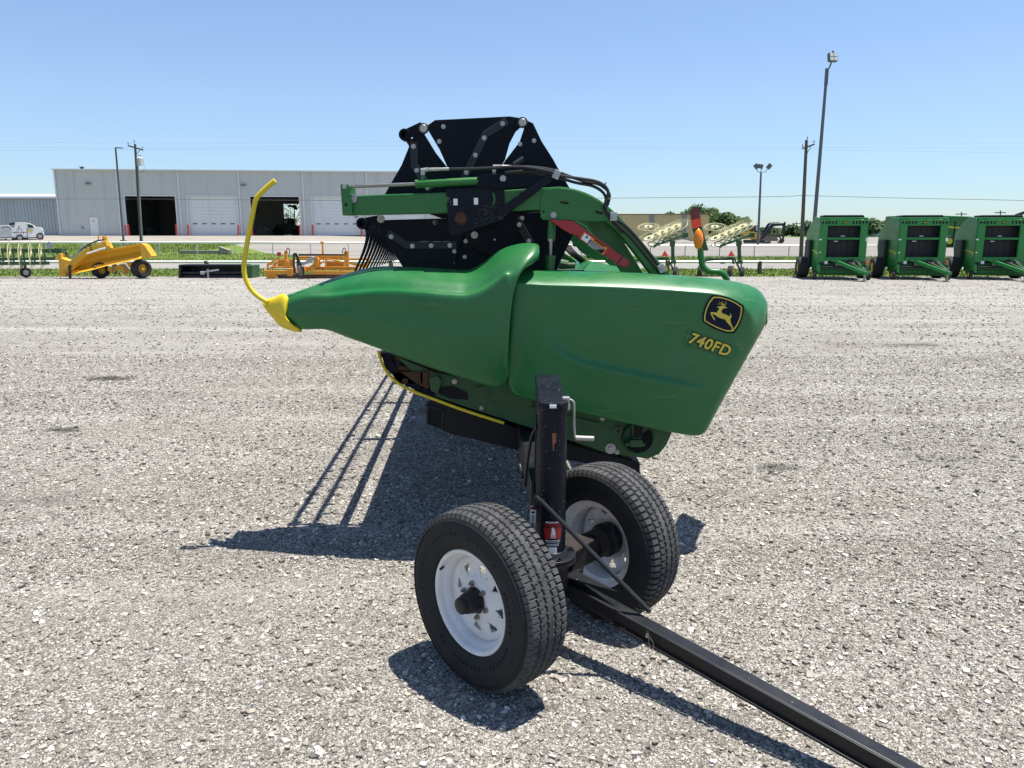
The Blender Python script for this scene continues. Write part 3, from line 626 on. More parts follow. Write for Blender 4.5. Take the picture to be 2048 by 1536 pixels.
# hoses
H1=[(898,338),(960,337),(1040,333.5),(1100,343),(1125,352),(1160,357),(1190,362),(1207,370),(1216,382),(1214,396),(1211,408),(1214,422),(1225,433),(1255,455),(1290,495),(1318,532),(1330,556)]
H2=[(1048,333.5),(1080,336),(1108,341),(1140,353),(1170,363),(1196,368),(1212,378),(1219,390),(1217,404),(1213,416),(1218,430),(1236,450),(1262,475),(1295,515),(1322,548)]
H3=[(1010,345),(1060,342),(1105,352),(1150,365),(1185,372),(1205,384),(1212,398),(1210,410),(1212,425),(1228,445),(1246,466)]
for k,h in enumerate((H1,H2,H3)):
    m=MB(); m.tube(curve3([P(x,y,YA-.015-.02*(k==0)) for x,y in h],5),.0078,8); m.build('hydraulic_hose',M['hose'],HD,smooth=True)
for x,y,a in[(1113,349,75),(1227,433,50),(1323,537,25)]:
    m=MB(); m.box(P(x,y,YA-.035),(.036,.022,.046),rot=Matrix.Rotation(R(a-50),3,'Y')); cl=m.build('hose_clamp',M['zinc'],HD,bevel=.003); bpx(x,y,YA-.047,.009,cl)
for x,y in[(1209,371),(1212,412),(1215,399)]:
    m=MB(); m.ring(P(x,y,YA-.02),(.5,0,-1) if y>380 else (1,0,-.5),.017,.003,14,6); m.build('cable_tie',M['blk'],HD)
# red safety stop with warning label
m=MB(); m.pp([(1097,438),(1146,442),(1156,448),(1215,490),(1257,522),(1259,528),(1251,536),(1240,532),(1220,518),(1158,477),(1153,470),(1141,468),(1126,459)],YA-.030,.05)
stop=m.build('safety_stop',M['red'],HD,bevel=.004); tag(stop,'red steel reel lock channel with an orange warning label')
Z3=lambda pts:zp(pts,1080,360,6.4)
m=MB(); yy=YA-.0315
m.mi=0; m.pp(Z3([(568,668),(862,872),(806,960),(516,752)]),yy,.002)
m.mi=1; m.pp(Z3([(575,682),(655,737),(603,807),(526,752)]),yy-.001,.001)
m.mi=2; m.pp(Z3([(640,760),(836,893),(790,945),(605,812)]),yy-.001,.001)
m.mi=1
for i in range(5):
    a=(645-i*9,775+i*12); m.pp(Z3([a,(a[0]+170-18*i,a[1]+112-12*i),(a[0]+168-18*i,a[1]+116-12*i),(a[0]-2,a[1]+4)]),yy-.002,.0008)
m.mi=2; m.pp(Z3([(598,706),(612,716),(606,730),(620,750),(612,756),(598,738),(584,745),(586,735),(570,735),(590,724)]),yy-.002,.001); m.pp(Z3([(700,762),(712,785),(686,768)]),yy-.0015,.001)
m.mi=0; 
Mx=Matrix.Translation(P(*Z3([(765,815)])[0],yy-.0022))@Matrix.Rotation(math.pi/2,4,'X')@Matrix.Rotation(-math.atan2(66,100),4,'Z')
m.mi=2; text_mesh(m,'WARNING',.013,Mx,.0002,.0004)
m.build('warning_label',[M['orange_l'],M['whitep'],M['decal_k']],stop,fix=False)
m=MB(); m.pp(Z3([(1050,975),(1062,985),(1008,1068),(996,1058)]),YA-.033,.004); m.build('stop_strap',M['blk'],stop)
# lift cylinder
m=MB(); m.cyl(P(1104,440,YA+.04),P(1102,478,YA+.04),.0215,n=18); m.build('cylinder_sleeve',M['green'],HD,smooth=True); m=MB(); m.cyl(P(1098,545,YA+.04),P(1100,514,YA+.04),.027,n=18); m.cyl(P(1100,517,YA+.04),P(1100,511,YA+.04),.031,n=18); lc=m.build('lift_cylinder',M['green'],HD,smooth=True)
m=MB(); m.cyl(P(1102,478,YA+.04),P(1100,512,YA+.04),.0095,n=12); m.cyl(P(1102,477,YA+.04),P(1102,482.5,YA+.04),.021,n=6); m.build('lift_rod',M['chrome'],lc,smooth=True)
# marker light
m=MB(); m.tube(curve3([P(1455,562,4.36),P(1449,551,4.36),P(1438,544,4.36),P(1418,542,4.36),P(1406,533,4.36),P(1402,515,4.36),P(1401,496,4.36)],5),.017,14); ma=m.build('marker_arm',M['green'],HD,smooth=True)
Z4=lambda pts:zp(pts,1240,380,4.876)
m=MB(); m.mi=0; m.pp(Z4([(684,205),(700,178),(735,166),(765,172),(775,200),(800,370),(862,585),(850,592),(792,590),(740,480),(708,380)]),4.35,.010)
m.mi=1; m.pp(Z4([(690,208),(702,184),(736,173),(762,178),(768,200),(782,268),(694,292)]),4.347,.0035)
m.mi=2; m.pp(Z4([(695,296),(782,270),(798,352),(708,382)]),4.347,.0035)
pan=m.build('reflector_panel',[M['green_dk'],M['red_r'],M['orange_r']],ma)
m=MB(); q=[(.1,0),(16,20),(26,55),(30,100),(28,150),(18,190),(.1,205)]
cc=[P(*Z4([(765,375+b)])[0],4.335) for a,b in q]; up=(cc[0]-cc[-1]).normalized()
prof=[(max(.001,a/4.876/F*4.37*1.55),(cc[0]-c).length) for (a,b),c in zip(q,cc)]; m.lathe(prof,cc[0],-up,20); am=m.build('amber_lamp',M['amber'],ma,smooth=True)
am.scale=(1,1,1)
# =================== HEADER TRAILER ===================
TR=empty('header_trailer',(.20,3.02,0),0,'black header trailer with white rimmed wheels, chipped jack post and long tow bar','trailer')
TH=R(43.5); AD=Vector((math.cos(TH),math.sin(TH),0)); TD=Vector((math.sin(TH),-math.cos(TH),0)); MIDA=Vector((.200,3.020,.350)); WS=.935
RT=.375
def tyre_mesh(M4,tread=True):
    """tyre round local X axis with a cut tread"""
    NA=600 if tread else 160
    W=.108
    prof=[(.213,.082),(.222,.096),(.245,.106),(.275,.112),(.305,.113),(.330,.109),(.349,.101),(.358,.095)]
    crown=[]
    NC=46 if tread else 16
    for i in range(NC+1):
        x=.0925-.185*i/NC; crown.append((RT-.010*(abs(x)/.0925)**2.6,x))
    full=prof+crown+[(r,-x) for r,x in prof[::-1]]+[(.205,-.075),(.205,.075)]
    m=len(full); A=np.arange(NA)*2*math.pi/NA
    Rr=np.array([p[0] for p in full]); X=np.array([p[1] for p in full])
    rr=np.repeat(Rr[None],NA,0); xx=np.repeat(X[None],NA,0)
    if tread:
        pitch=NA/75.0
        for j in range(m):
            x=X[j]
            if Rr[j]<.345 or abs(x)>.104: continue
            for i in range(NA):
                ph=(i/pitch)%1.0; d=0
                zz=.0032*(1 if (ph<.5) else -1)
                for g,wd in((-.056,.0042),(-.020,.0036),(.020,.0036),(.056,.0042)):
                    if abs(x-g-zz*(1 if g>0 else -1))<wd: d=.0085
                # short lateral sipes, alternating between the ribs
                rib=int((x+.1)/.037); p2=(ph+.37*rib)%1.0
                if abs(x)>.060:
                    if p2<.18 : d=max(d,.007)
                elif p2<.15 and ((x*27+rib*.37)%1.0)<.62: d=max(d,.0065)
                rr[i,j]-=d
    else: pass
    Y=rr*np.cos(A)[:,None]; Z=rr*np.sin(A)[:,None]
    V=np.stack([xx,Y,Z],2).reshape(-1,3)
    vs=[M4@Vector(v) for v in V]; fs=[]
    for i in range(NA):
        j=(i+1)%NA
        for k in range(m):
            l=(k+1)%m; fs.append((i*m+k,j*m+k,j*m+l,i*m+l))
    return vs,fs,m,NA,len(prof),len(crown),(np.repeat(Rr[None],NA,0)-rr)>.005
M['zinc_dull']=paint('dull_zinc',(.36,.35,.33),.5,.6,amt=.4,dirt=(.15,.12,.09),scale=20)
M['pin']=plain('blue_pinstripe',(.05,.08,.35),.5)
M['rimw']=paint('rim_white',(.78,.78,.78),.4,amt=.4,dirt=(.42,.33,.24),scale=7,chips=(46,.70,(.30,.17,.09)))
def wheel(center,axis,hubfront,label,parent,tread=True,spin=0):
    """axis points to the outer face"""
    ax=Vector(axis).normalized(); zz=Vector((0,0,1)); yy=zz.cross(ax)
    M4=Matrix.Translation(center)@Matrix((ax,yy,zz)).transposed().to_4x4()@Matrix.Rotation(spin,4,'X')@Matrix.Scale(WS,4)
    # rim = the wheel part itself
    m=MB(); m.M=M4
    barrel=[(.214,.084),(.217,.088),(.214,.091),(.207,.090),(.199,.083),(.197,.070),(.190,.060),(.180,.052),(.176,.030),(.172,-.02),(.176,-.05),(.198,-.062),(.206,-.078),(.214,-.084)]
    m.lathe(barrel,(0,0,0),(1,0,0),72)
    # dished centre disc with eight windows
    rings=[(.0,.052),(.045,.052),(.080,.052),(.090,.047),(.097,.040),(.104,.036),(.112,.033),(.120,.031),(.128,.029),(.136,.027),(.144,.025),(.151,.024),(.158,.026),(.174,.034)]
    n=160; rp=[(max(r,.001),x) for r,x in rings]; 
    vs=[];fs=[]
    for i in range(n):
        t=2*math.pi*i/n
        for r,x in rp: vs.append((x,r*math.cos(t),r*math.sin(t)))
    K=len(rp)
    for i in range(n):
        j=(i+1)%n; q=i%20
        for k in range(K-1):
            hw_={5:1,6:2,7:3,8:4,9:4}.get(k,0); hole=hw_>0 and 6-hw_<=q<6+hw_
            if not hole: fs.append((i*K+k,j*K+k,j*K+k+1,i*K+k+1))
    m.add(vs,fs)
    w=m.build('wheel',M['rimw'],None,smooth=True,solid=.0035,fix=False,angle=45)
    inv=worldloc(parent); w.parent=parent
    for v in w.data.vertices: v.co-=inv
    if label: w['label']=label
    def sub(mb,name,mat,**k):
        o=mb.build(name,mat,None,**k)
        for v in o.data.vertices: v.co-=inv
        o.parent=w; return o
    vs,fs,mm,NA,np_,nc,deep=tyre_mesh(M4,tread)
    b=MB(); b.v=[tuple(v) for v in vs]; b.f=fs; b.m=[0]*len(fs)
    for fi in range(len(fs)):
        k=fi%mm
        if np_-2<=k<=np_+nc:
            b.m[fi]=1
            if tread and deep[fi//mm,k] and deep[fi//mm,min(k+1,mm-1)]: b.m[fi]=2
    o=sub(b,'tyre',[M['rubber'],M['rubber_t'],M['groove']],smooth=True,fix=True,angle=28)
    b=MB(); b.M=M4; b.ring((.0895,0,0),(1,0,0),.2115,.0011,96,5); sub(b,'pinstripe',M['pin'],smooth=True)
    # raised sidewall bands
    b=MB(); b.M=M4
    for s_ in(1,-1):
        b.ring((.1125*s_,0,0),(1,0,0),.302,.0016,120,5); b.ring((.1085*s_,0,0),(1,0,0),.338,.0022,120,5); b.ring((.096*s_,0,0),(1,0,0),.232,.003,120,5)
        for q in range(64):
            if q%9 in(0,1): continue
            a=q*2*math.pi/64+.3; r=.285 if q<30 else .262
            if 30<=q<34: continue
            b.box((.1135*s_,r*math.cos(a),r*math.sin(a)),(.0035,.010,.010),rot=Matrix.Rotation(a,3,'X'))
    sub(b,'sidewall_marks',M['rubber'])
    b=MB(); b.M=M4
    if hubfront:
        b.lathe([(.056,.050),(.056,.058),(.050,.060),(.046,.085),(.040,.110),(.036,.112),(.034,.135),(.026,.142),(.001,.143)],(0,0,0),(1,0,0),32)
        sub(b,'hub',M['black'],smooth=True,bevel=.0015)
        b=MB(); b.M=M4; b.ring((.112,0,0),(1,0,0),.0365,.0035,24); sub(b,'hub_seal',M['rust'],smooth=True)
    b=MB(); b.M=M4
    b.lathe([(.001,.040),(.072,.040),(.080,.036),(.082,-.010),(.070,-.022),(.060,-.05),(.001,-.05)],(0,0,0),(1,0,0),32)
    if hubfront is False or True:
        sub(b,'brake_drum',M['black'],smooth=True)
    for q in range(6):
        a=q*math.pi/3+.35; b=MB(); b.M=M4; c=Vector((.052,.070*math.cos(a),.070*math.sin(a)))
        b.cyl(c,c+Vector((.016,0,0)),.0115,.010,n=6); b.cyl(c+Vector((.016,0,0)),c+Vector((.024,0,0)),.006,n=8); sub(b,'lug_nut',M['chrome'])
    b=MB(); b.M=M4; b.cyl((.086,.192*math.cos(2.2),.192*math.sin(2.2)),(.108,.185*math.cos(2.2),.185*math.sin(2.2)),.0055,n=8); sub(b,'valve_stem',M['blk'])
    return w
hw=.415
LC=MIDA-AD*hw; RC=Vector((.420,3.285,.350)); MIDA=(LC+RC)/2; AC=(RC-LC).normalized(); hw=(RC-LC).length/2
wheel(LC,-AD,True,'left front wheel, its outer white rim and black hub facing the camera',TR,True,.4)
wheel(RC,AD,True,'right front wheel seen from its inner side',TR,True,1.1)
# axle
AD=AC; TD=Vector((AD.y,-AD.x,0)); m=MB(); m.bar(MIDA-AD*(hw-.05),MIDA+AD*(hw-.05),.095,.095); m.cyl(MIDA+AD*(hw-.10),MIDA+AD*(hw-.04),.065,n=24)
M['blackrust']=paint('rusting_black_paint',(.010,.010,.012),.5,amt=.6,dirt=(.055,.028,.016),scale=9,bump=.15); m.build('front_axle',M['blackrust'],TR,bevel=.006)
m=MB(); m.prism([MIDA+AD*.02+Vector((0,0,.054))+TD*.09,MIDA+AD*.22+Vector((0,0,.054))+TD*.06,MIDA+AD*.22+Vector((0,0,.054))-TD*.06,MIDA+AD*.02+Vector((0,0,.054))-TD*.09],(0,0,.012)); m.prism([MIDA+AD*.10+TD*.056+Vector((0,0,.05)),MIDA+AD*.16+TD*.056+Vector((0,0,.05)),MIDA+AD*.13+TD*.056+Vector((0,0,-.09)),MIDA+AD*.02+TD*.056+Vector((0,0,-.09))],TD*.012)
m.build('axle_gusset',M['blackrust'],TR,bevel=.002)
# post with box arm
PX,PY=.158,2.915
m=MB(); m.cyl((PX,PY,.47),(PX,PY,1.045),.0565,n=40)
post=m.build('jack_post',M['blackpost'],TR,smooth=True); tag(post,'tall chipped black jack post at the front of the trailer')
m=MB(); 
top=[(PX-.058,PY-.035),(PX-.036,PY-.058),(PX+.036,PY-.058),(PX+.058,PY-.035),(PX+.050,PY+.55),(PX-.052,PY+.55)]
m.prism([(x,y,1.043) for x,y in top],(0,0,.034)); m.build('post_cap',M['blackpost'],post,bevel=.006)
m=MB(); m.prism([(PX-.056,PY+.02,1.045),(PX-.050,PY+.55,1.045),(PX-.050,PY+.55,.64),(PX-.056,PY+.28,.50),(PX-.056,PY+.02,.50)],(.095,0,0)); m.build('gusset_box',M['blackpost'],TR,bevel=.004)
m=MB(); m.prism([(PX-.062,PY+.03,1.0),(PX-.058,PY+.045,1.0),(PX-.074,PY+.045,.50),(PX-.078,PY+.03,.50)],(.0,.04,0)); m.build('post_rib',M['blackpost'],TR)
m=MB(); m.cyl((PX,PY,.417),(PX,PY,.431),.100,n=40); m.cyl((PX,PY,.435),(PX,PY,.447),.100,n=40); m.cyl((PX,PY,.447),(PX,PY,.467),.070,.058,n=32); m.cyl((PX,PY,.30),(PX,PY,.417),.070,n=28)
tt=m.build('turntable',M['black'],TR,smooth=True,bevel=.002)
for a in(20,95,150,215,290):
    bolt((PX+.086*math.cos(R(a)),PY+.082*math.sin(R(a)),.447),.011,tt,M['black'],axis=(0,0,1))
# stickers on the post
def wrap(mb,u0,u1,z0,z1,r,skew=0,n=8):
    """patch on the post: angles in degrees round the front (0 = towards camera)"""
    vs=[]
    for i in range(n+1):
        for z,s in((z0,1-skew),(z1,1)):
            a=R((u0+(u1-u0)*i/n)*s+((u0+u1)/2)*(1-s)); vs.append((PX+r*math.sin(a),PY-r*math.cos(a),z-.042))
    mb.add(vs,[(2*i,2*i+2,2*i+3,2*i+1) for i in range(n)])
m=MB(); m.mi=0; wrap(m,-46,52,.505,.645,.0569,.10); m.mi=1; wrap(m,-38,44,.570,.632,.0573,.2)
m.mi=2
def wtext(body,size,uc,zc,r,mi):
    m.mi=mi; n0=len(m.v); text_mesh(m,body,size,Matrix(),.0,.0006,0)
    for k in range(n0,len(m.v)):
        x,y,_=m.v[k]; a=R(uc)+x/r; m.v[k]=(PX+r*math.sin(a),PY-r*math.cos(a),zc+y-.042)
wtext('BULLDOG',.0180,3,.621,.0577,0); wtext('BULLDOG HITCH',.0075,3,.638,.0575,2)
wrapd=[(-8,.0),(-9,.012),(-6,.028),(-7,.04),(-2,.046),(3,.044),(6,.034),(8,.03),(9,.012),(9,0),(6,0),(5,.014),(2,.016),(1,0),(-2,0),(-3,.014),(-5,.014),(-6,0)]
m.mi=2; m.add([(PX+.0577*math.sin(R(4+a)),PY-.0577*math.cos(R(4+a)),.531+z) for a,z in wrapd],[tuple(range(len(wrapd)))])
for z,wd in((.562,32),(.556,30),(.547,26),(.541,25)): wrap(m,3-wd,3+wd,z,z+.0022,.0574)
wrap(m,-14,20,.509,.535,.0572)
m.build('maker_label',[M['decal_k'],M['red'],M['whitep']],post,fix=False)
m=MB(); wrap(m,-4,12,.96,1.0,.0572,.1); wrap(m,-2,5,.93,.965,.0572,.4); m.build('rust_patch',plain('bare_rust',(.22,.085,.035),.8),post)
m=MB(); m.box((PX-.002,PY-.063,1.064),(.026,.006,.012)); m.build('white_sticker',M['whitep'],post)
m=MB(); z=.78; yy=PY+.02; m.mi=0
c=P(1066,1029,PY+.0); m.box(c,(.022,.004,.072)); m.mi=1; m.box(c+Vector((0,-.003,.028)),(.020,.002,.012)); m.mi=2
for i in range(5): m.box(c+Vector((0,-.003,-.004-.007*i)),(.014,.002,.0022))
m.box(c+Vector((0,-.003,.010)),(.012,.002,.008)); m.build('warning_tag',[M['whitep'],M['red'],M['decal_k']],TR)
m=MB(); c=P(1071,1010,PY); m.bar(c+Vector((-.012,0,-.012)),c+Vector((.05,.01,-.012)),.03,.006); m.tube(curve3([c+Vector((-.002,0,-.01)),c+Vector((-.003,0,.03)),c+Vector((.004,-.003,.045)),c+Vector((.012,0,.03))],5),.0062,8); m.build('hook_loop',M['rust'],TR,smooth=True)
# crank
m=MB(); YC=PY-.005
p=[P(1124,797,YC),P(1138,799,YC),P(1146,803,YC),P(1148,812,YC),P(1148,850,YC),P(1150,876,YC)]
m.tube(curve3(p,5),.0050,10); cr_=m.build('jack_crank',M['zinc_dull'],TR,smooth=True)
m=MB(); m.cyl(P(1150,876,YC),P(1188,877.5,YC),.0105,n=16); m.build('crank_handle',M['zinc_dull'],cr_,smooth=True,bevel=.002)
m=MB(); m.box(P(1132,797,YC),(.028,.03,.014)); m.cyl(P(1131,815,YC+.01),P(1140,815,YC+.01),.013,n=12); m.bar(P(1134,800,YC),P(1134,818,YC),.018,.014,up=(0,1,0)); m.build('crank_gear',M['zinc'],cr_,bevel=.003)
# hose beside post
m=MB(); m.tube(curve3([P(1076,850,3.0),P(1064,872,3.02),P(1058,900,3.02),P(1054,930,3.02),P(1050,972,3.02)],5),.0065,8); m.build('wiring_cable',M['hose'],TR,smooth=True); m=MB(); m.tube(curve3([P(1034,905,3.5),P(1040,930,3.5),P(1046,955,3.4)],4),.006,8); m.build('breakaway_cable',M['hose'],TR,smooth=True)
# tow bar
m=MB(); T0=Vector((.202,3.023,.274)); TDW=TD; TD=Vector((.7247,-.689,-.129)); T1=T0+TD*2.05; TD.z=0
m.bar(T0-TD*.02,T1,.063,.062)
tb=m.build('tow_bar',M['black'],TR,bevel=.007); tag(tb,'long chipped black tow bar reaching to the lower right')
sdv=TD.cross(Vector((0,0,1))).normalized()   # to one side
sgn=-1 if sdv.x>0 else 1
m=MB(); a=T0+TD*.30+Vector((0,0,-.039)); off=sdv*sgn*.0395
m.bar(a+off+Vector((0,0,.030)),T1+off+Vector((0,0,.030)),.010,.010); m.bar(a+off+Vector((0,0,-.030)),T1+off+Vector((0,0,-.030)),.010,.010); m.build('bar_channel',M['black'],tb,bevel=.002)
m=MB(); m.prism([T0+TD*.30+Vector((0,0,.0405)),T0+TD*.02+sdv*.044+Vector((0,0,.0405)),T0-TD*.12+sdv*.10+Vector((0,0,.0405)),T0-TD*.12-sdv*.10+Vector((0,0,.0405)),T0+TD*.02-sdv*.044+Vector((0,0,.0405))],(0,0,.012))
m.box(T0-TD*.05+Vector((0,0,0)),(.16,.20,.09),rz=TH); m.build('steering_head',M['black'],TR,bevel=.003)
m=MB(); h=T1; m.cyl(h-TD*.02,h+TD*.10,.03,n=16); m.ring(h+TD*.15,(0,0,1),.035,.014,24,8); m.build('hitch_eye',M['black'],tb,smooth=True)
M['spring']=plain('spring_steel',(.05,.052,.055),.4,.6); A=P(1072,992,PY-.085); B=T0
B=P(1300,1224,2.765); 
m=MB(); m.tube([A,B],.0072,8); d=(B-A); Ln=d.length; d.normalize(); x=d.orthogonal().normalized(); y=d.cross(x); pts=[]
turns=int(Ln/.0052)
for i in range(turns*7): 
    t=i/(turns*7); a=2*math.pi*i/7; pts.append(A+d*(.02+t*(Ln-.02))+x*(.009*math.cos(a))+y*(.009*math.sin(a)))
m.tube(pts,.0017,4); m.build('coil_spring',M['spring'],TR,smooth=True)
m=MB(); c=P(1298,1270,2.66); m.cyl(c+Vector((0,.03,0)),c+Vector((-.01,-.012,0)),.006,n=10); m.tube(curve3([c+Vector((0,-.012,0)),c+Vector((.012,-.02,-.02)),c+Vector((.016,-.02,-.04)),c+Vector((.002,-.02,-.045)),c+Vector((-.002,-.015,-.02)),c+Vector((-.004,-.012,.012))],5),.0016,6); m.build('lynch_pin',M['chrome'],tb,smooth=True)
M['navy2']=paint('beam_black',(.004,.006,.011),.4,amt=.25,dirt=(.035,.03,.026),scale=7,spec=.25)
# cross member and main frame
YB=4.28
m=MB(); a=[(852,806),(868,800),(1060,864),(1200,905),(1280,925),(1280,946),(1050,905),(900,867),(852,848)]
m.prism([P(x,y,YB) for x,y in a],(0,.14,0)); cb=m.build('cross_member',M['navy2'],TR,bevel=.006)
m=MB(); m.pp([(857,814),(884,821),(882,856),(855,845)],YB-.002,.004); m.build('tube_opening',M['void'],cb)
m=MB(); q=[P(x,y,YB-.006) for x,y in[(856,812),(886,820),(884,858),(854,847)]]
for i in range(4): m.bar(q[i],q[(i+1)%4],.010,.009,up=(0,1,0))
m.build('tube_rim',M['strip'],cb,bevel=.001)
m=MB(); m.pp([(1238,905),(1258,908),(1283,948),(1262,942)],YB+.02,.10); m.pp([(1075,900),(1110,905),(1100,960),(1080,960)],YB,.05); m.build('support_leg',M['black'],TR)
m=MB(); a=Vector((PX-.0,PY+.3,.56)); b=a+AX*9.6; m.bar(a,b,.15,.15); 
for k in(1.5,4.2,6.9): 
    q=a+AX*k; m.bar(q+Vector((-.5,0,.10)),q+Vector((.6,0,-.02)),.10,.10)
m.build('main_beam',M['black'],TR,bevel=.008)
q=a+AX*7.6; q.z=.375; m=MB(); m.bar(q+Vector((-.75,0,0)),q+Vector((.75,0,0)),.09,.09); m.bar(q,q+Vector((0,0,.15)),.1,.1,up=(1,0,0)); m.build('rear_axle',M['black'],TR)
wheel(q+Vector((-.85,0,0)),(-1,.0,0),True,None,TR,False,.2); wheel(q+Vector((.85,0,0)),(1,.0,0),True,None,TR,False,.7)
# =================== BACKGROUND LEFT ===================
def ribmat(name,c,c2,rough=.5):
    n=NT(name); a=n.mix(n.ramp(n.noise(.5,5,.6),[(.35,0.0),(.7,.35)]),c,c2); b=n.noise(1.6,4,.6,stretch=(1,1,.06)); a=n.mix(n.ramp(b,[(.52,0.0),(.75,.45)]),a,tuple(x*.78 for x in c2)); return n.out(a,rough)
M['siding']=ribmat('white_siding',(.56,.57,.555),(.48,.485,.465)); M['siding2']=ribmat('grey_siding',(.38,.43,.45),(.31,.35,.37))
M['trim']=plain('white_trim',(.66,.67,.67),.5); M['door']=ribmat('door_panel',(.70,.72,.73),(.62,.64,.65)); M['roofm']=plain('roof_metal',(.60,.61,.62),.4,.3)
M['tan']=ribmat('tan_siding',(.56,.46,.22),(.42,.35,.19)); M['grey']=plain('grey_trim',(.22,.22,.215),.6); M['wood']=paint('weathered_wood',(.10,.085,.07),.9,amt=.6,dirt=(.18,.16,.135),scale=3,bump=.4)
M['galv']=plain('galvanised',(.30,.32,.33),.45,.5); M['pole_g']=plain('pole_grey',(.11,.125,.13),.5,.2); M['bollard']=plain('bollard_red',(.42,.03,.03),.5)
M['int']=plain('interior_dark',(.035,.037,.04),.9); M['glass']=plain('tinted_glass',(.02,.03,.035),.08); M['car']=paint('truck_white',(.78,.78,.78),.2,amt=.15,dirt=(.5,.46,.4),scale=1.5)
M['tyre']=plain('tyre_far',(.022,.022,.023),.85); M['lens']=plain('lamp_glass',(.55,.57,.58),.25)
WA=P(122,470,90.0); WBx=P(785,470,93.5); WA.z=1.72; UD=Vector((WBx.x-WA.x,WBx.y-WA.y,0)).normalized(); VD=Vector((-UD.y,UD.x,0))
def wu(px,py=430):
    r=P(px,py,1.0)-Vector((0,0,HC)); den=UD.x*r.y-UD.y*r.x
    # intersect (0,0)+k*r with WA+u*UD
    u=(WA.x*r.y-WA.y*r.x)/-den; k=(WA.x*UD.y-WA.y*UD.x)/(r.x*UD.y-r.y*UD.x)
    p=Vector((r.x*k,r.y*k,HC+r.z*k)); return (p-WA).dot(UD),p.z
BD=empty('steel_shop_building',WA,math.atan2(UD.y,UD.x),'long off white ribbed steel shop with tall roll up doors, two of them open','building')
I4=Matrix()
def LB(): 
    m=MB(); m.M=I4; return m
U=lambda px:wu(px)[0]; ZW=lambda px,py:wu(px,py)[1]-1.72
HT=ZW(400,340); ZD=ZW(430,393); WL_=U(950)
ops=[(U(252),U(353)),(U(377),U(476)),(U(502),U(600)),(U(625),U(722)),(U(749),U(846))]
m=LB(); segs=[0]+[v for o in ops for v in o]+[WL_]
for i in range(0,len(segs),2): m.box(((segs[i]+segs[i+1])/2,.1,HT/2),(segs[i+1]-segs[i],.2,HT))
for a,b in ops: m.box(((a+b)/2,.1,(HT+ZD)/2),(b-a,.2,HT-ZD))
x=.15
while x<WL_:
    inop=[o for o in ops if o[0]-.06<x<o[1]+.06]
    z0=ZD+.05 if inop else 0
    m.box((x,-.012,(HT+z0)/2-.1),(.05,.03,HT-z0-.2)); x+=.305
for yv in np.arange(.3,24,.305): m.box((-.012,yv,HT/2),(.03,.05,HT))
m.box((0.1,12.4,HT/2),(.2,24.2,HT)); m.box((WL_-.1,12.4,HT/2),(.2,24.2,HT))
# back wall with an opening behind bay 3
ib=U(548)+0.0
def back(px,py):  # point on the back wall plane (local)
    r=P(px,py,1.0)-Vector((0,0,HC)); o=Vector((0,0,HC)); k=((WA+VD*24.5)-o).dot(VD)/r.dot(VD); p=o+r*k; return (p-WA).dot(UD),p.z-1.72
b0,zb=back(567,408); b1,_=back(612,408)
m.box((b0/2,24.5,HT/2),(b0,.2,HT)); m.box(((b1+WL_)/2,24.5,HT/2),(WL_-b1,.2,HT)); m.box(((b0+b1)/2,24.5,(HT+zb)/2),(b1-b0,.2,HT-zb))
m.build('wall',M['siding'],BD)
m=LB(); m.prism([(-.15,-.25,HT+.0),(-.15,12,HT+.75),(-.15,24.8,HT+.0),(-.15,24.8,HT-.12),(-.15,12,HT+.6),(-.15,-.25,HT-.12)],(WL_+.3,0,0)); m.build('roof',M['roofm'],BD)
m=LB(); m.box((WL_/2,-.22,HT-.06),(WL_+.3,.16,.14)); m.build('gutter',M['trim'],BD)
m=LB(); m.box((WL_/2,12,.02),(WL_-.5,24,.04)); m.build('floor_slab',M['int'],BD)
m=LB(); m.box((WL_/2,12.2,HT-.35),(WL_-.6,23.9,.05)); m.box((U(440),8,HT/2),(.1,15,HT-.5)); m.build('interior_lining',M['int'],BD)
for px in(118,240,362,482,609,735):
    m=LB(); u=U(px); m.box((u,-.08,HT/2-.1),(.16,.12,HT-.2)); m.build('downspout',M['trim'],BD)
for i,(a,b) in enumerate(ops):
    m=LB()
    m.box((a-.05,-.04,ZD/2),(.14,.06,ZD)); m.box((b+.05,-.04,ZD/2),(.14,.06,ZD)); m.box(((a+b)/2,-.04,ZD+.06),(b-a+.25,.06,.13)); m.build('door_frame',M['trim'],BD)
    if i in(1,3,4):
        m=LB(); n_=11
        for k in range(n_): m.box(((a+b)/2,.16,ZD*(k+.5)/n_),(b-a,.05,ZD/n_-.035))
        m.box(((a+b)/2,.19,ZD/2),(b-a,.03,ZD)); dd=m.build('roll_up_door',M['door'],BD)
        for k in range(5):
            m=LB(); m.box((a+(b-a)*(k+.6)/5.3,.125,ZD*.31),(.50,.03,.11)); m.build('door_window',M['glass'],dd)
m=LB(); u0,u1=U(178),U(195.5); zt_=ZW(186,434); m.box(((u0+u1)/2,-.03,zt_/2),(u1-u0,.06,zt_)); sdoor=m.build('service_door',M['trim'],BD)
m=LB(); m.box(((u0+u1)/2,-.07,zt_*.78),(.22,.02,.16)); m.build('door_sign',M['orange_l'],sdoor)
m=LB(); m.box(((u0+u1)/2,-.065,zt_/2),(u1-u0-.12,.02,zt_-.12)); m.box((u1-.15,-.1,1.0),(.06,.06,.12)); m.build('door_leaf',M['car'],sdoor)
for px,py in((177,367),(487,370)):
    m=LB(); u,z=wu(px,py); z-=1.72; m.prism([(u-.25,-.03,z-.1),(u-.25,-.03,z+.12),(u-.25,-.25,z+.10),(u-.25,-.32,z-.12)],(.5,0,0)); m.build('wall_light',M['grey'],BD)
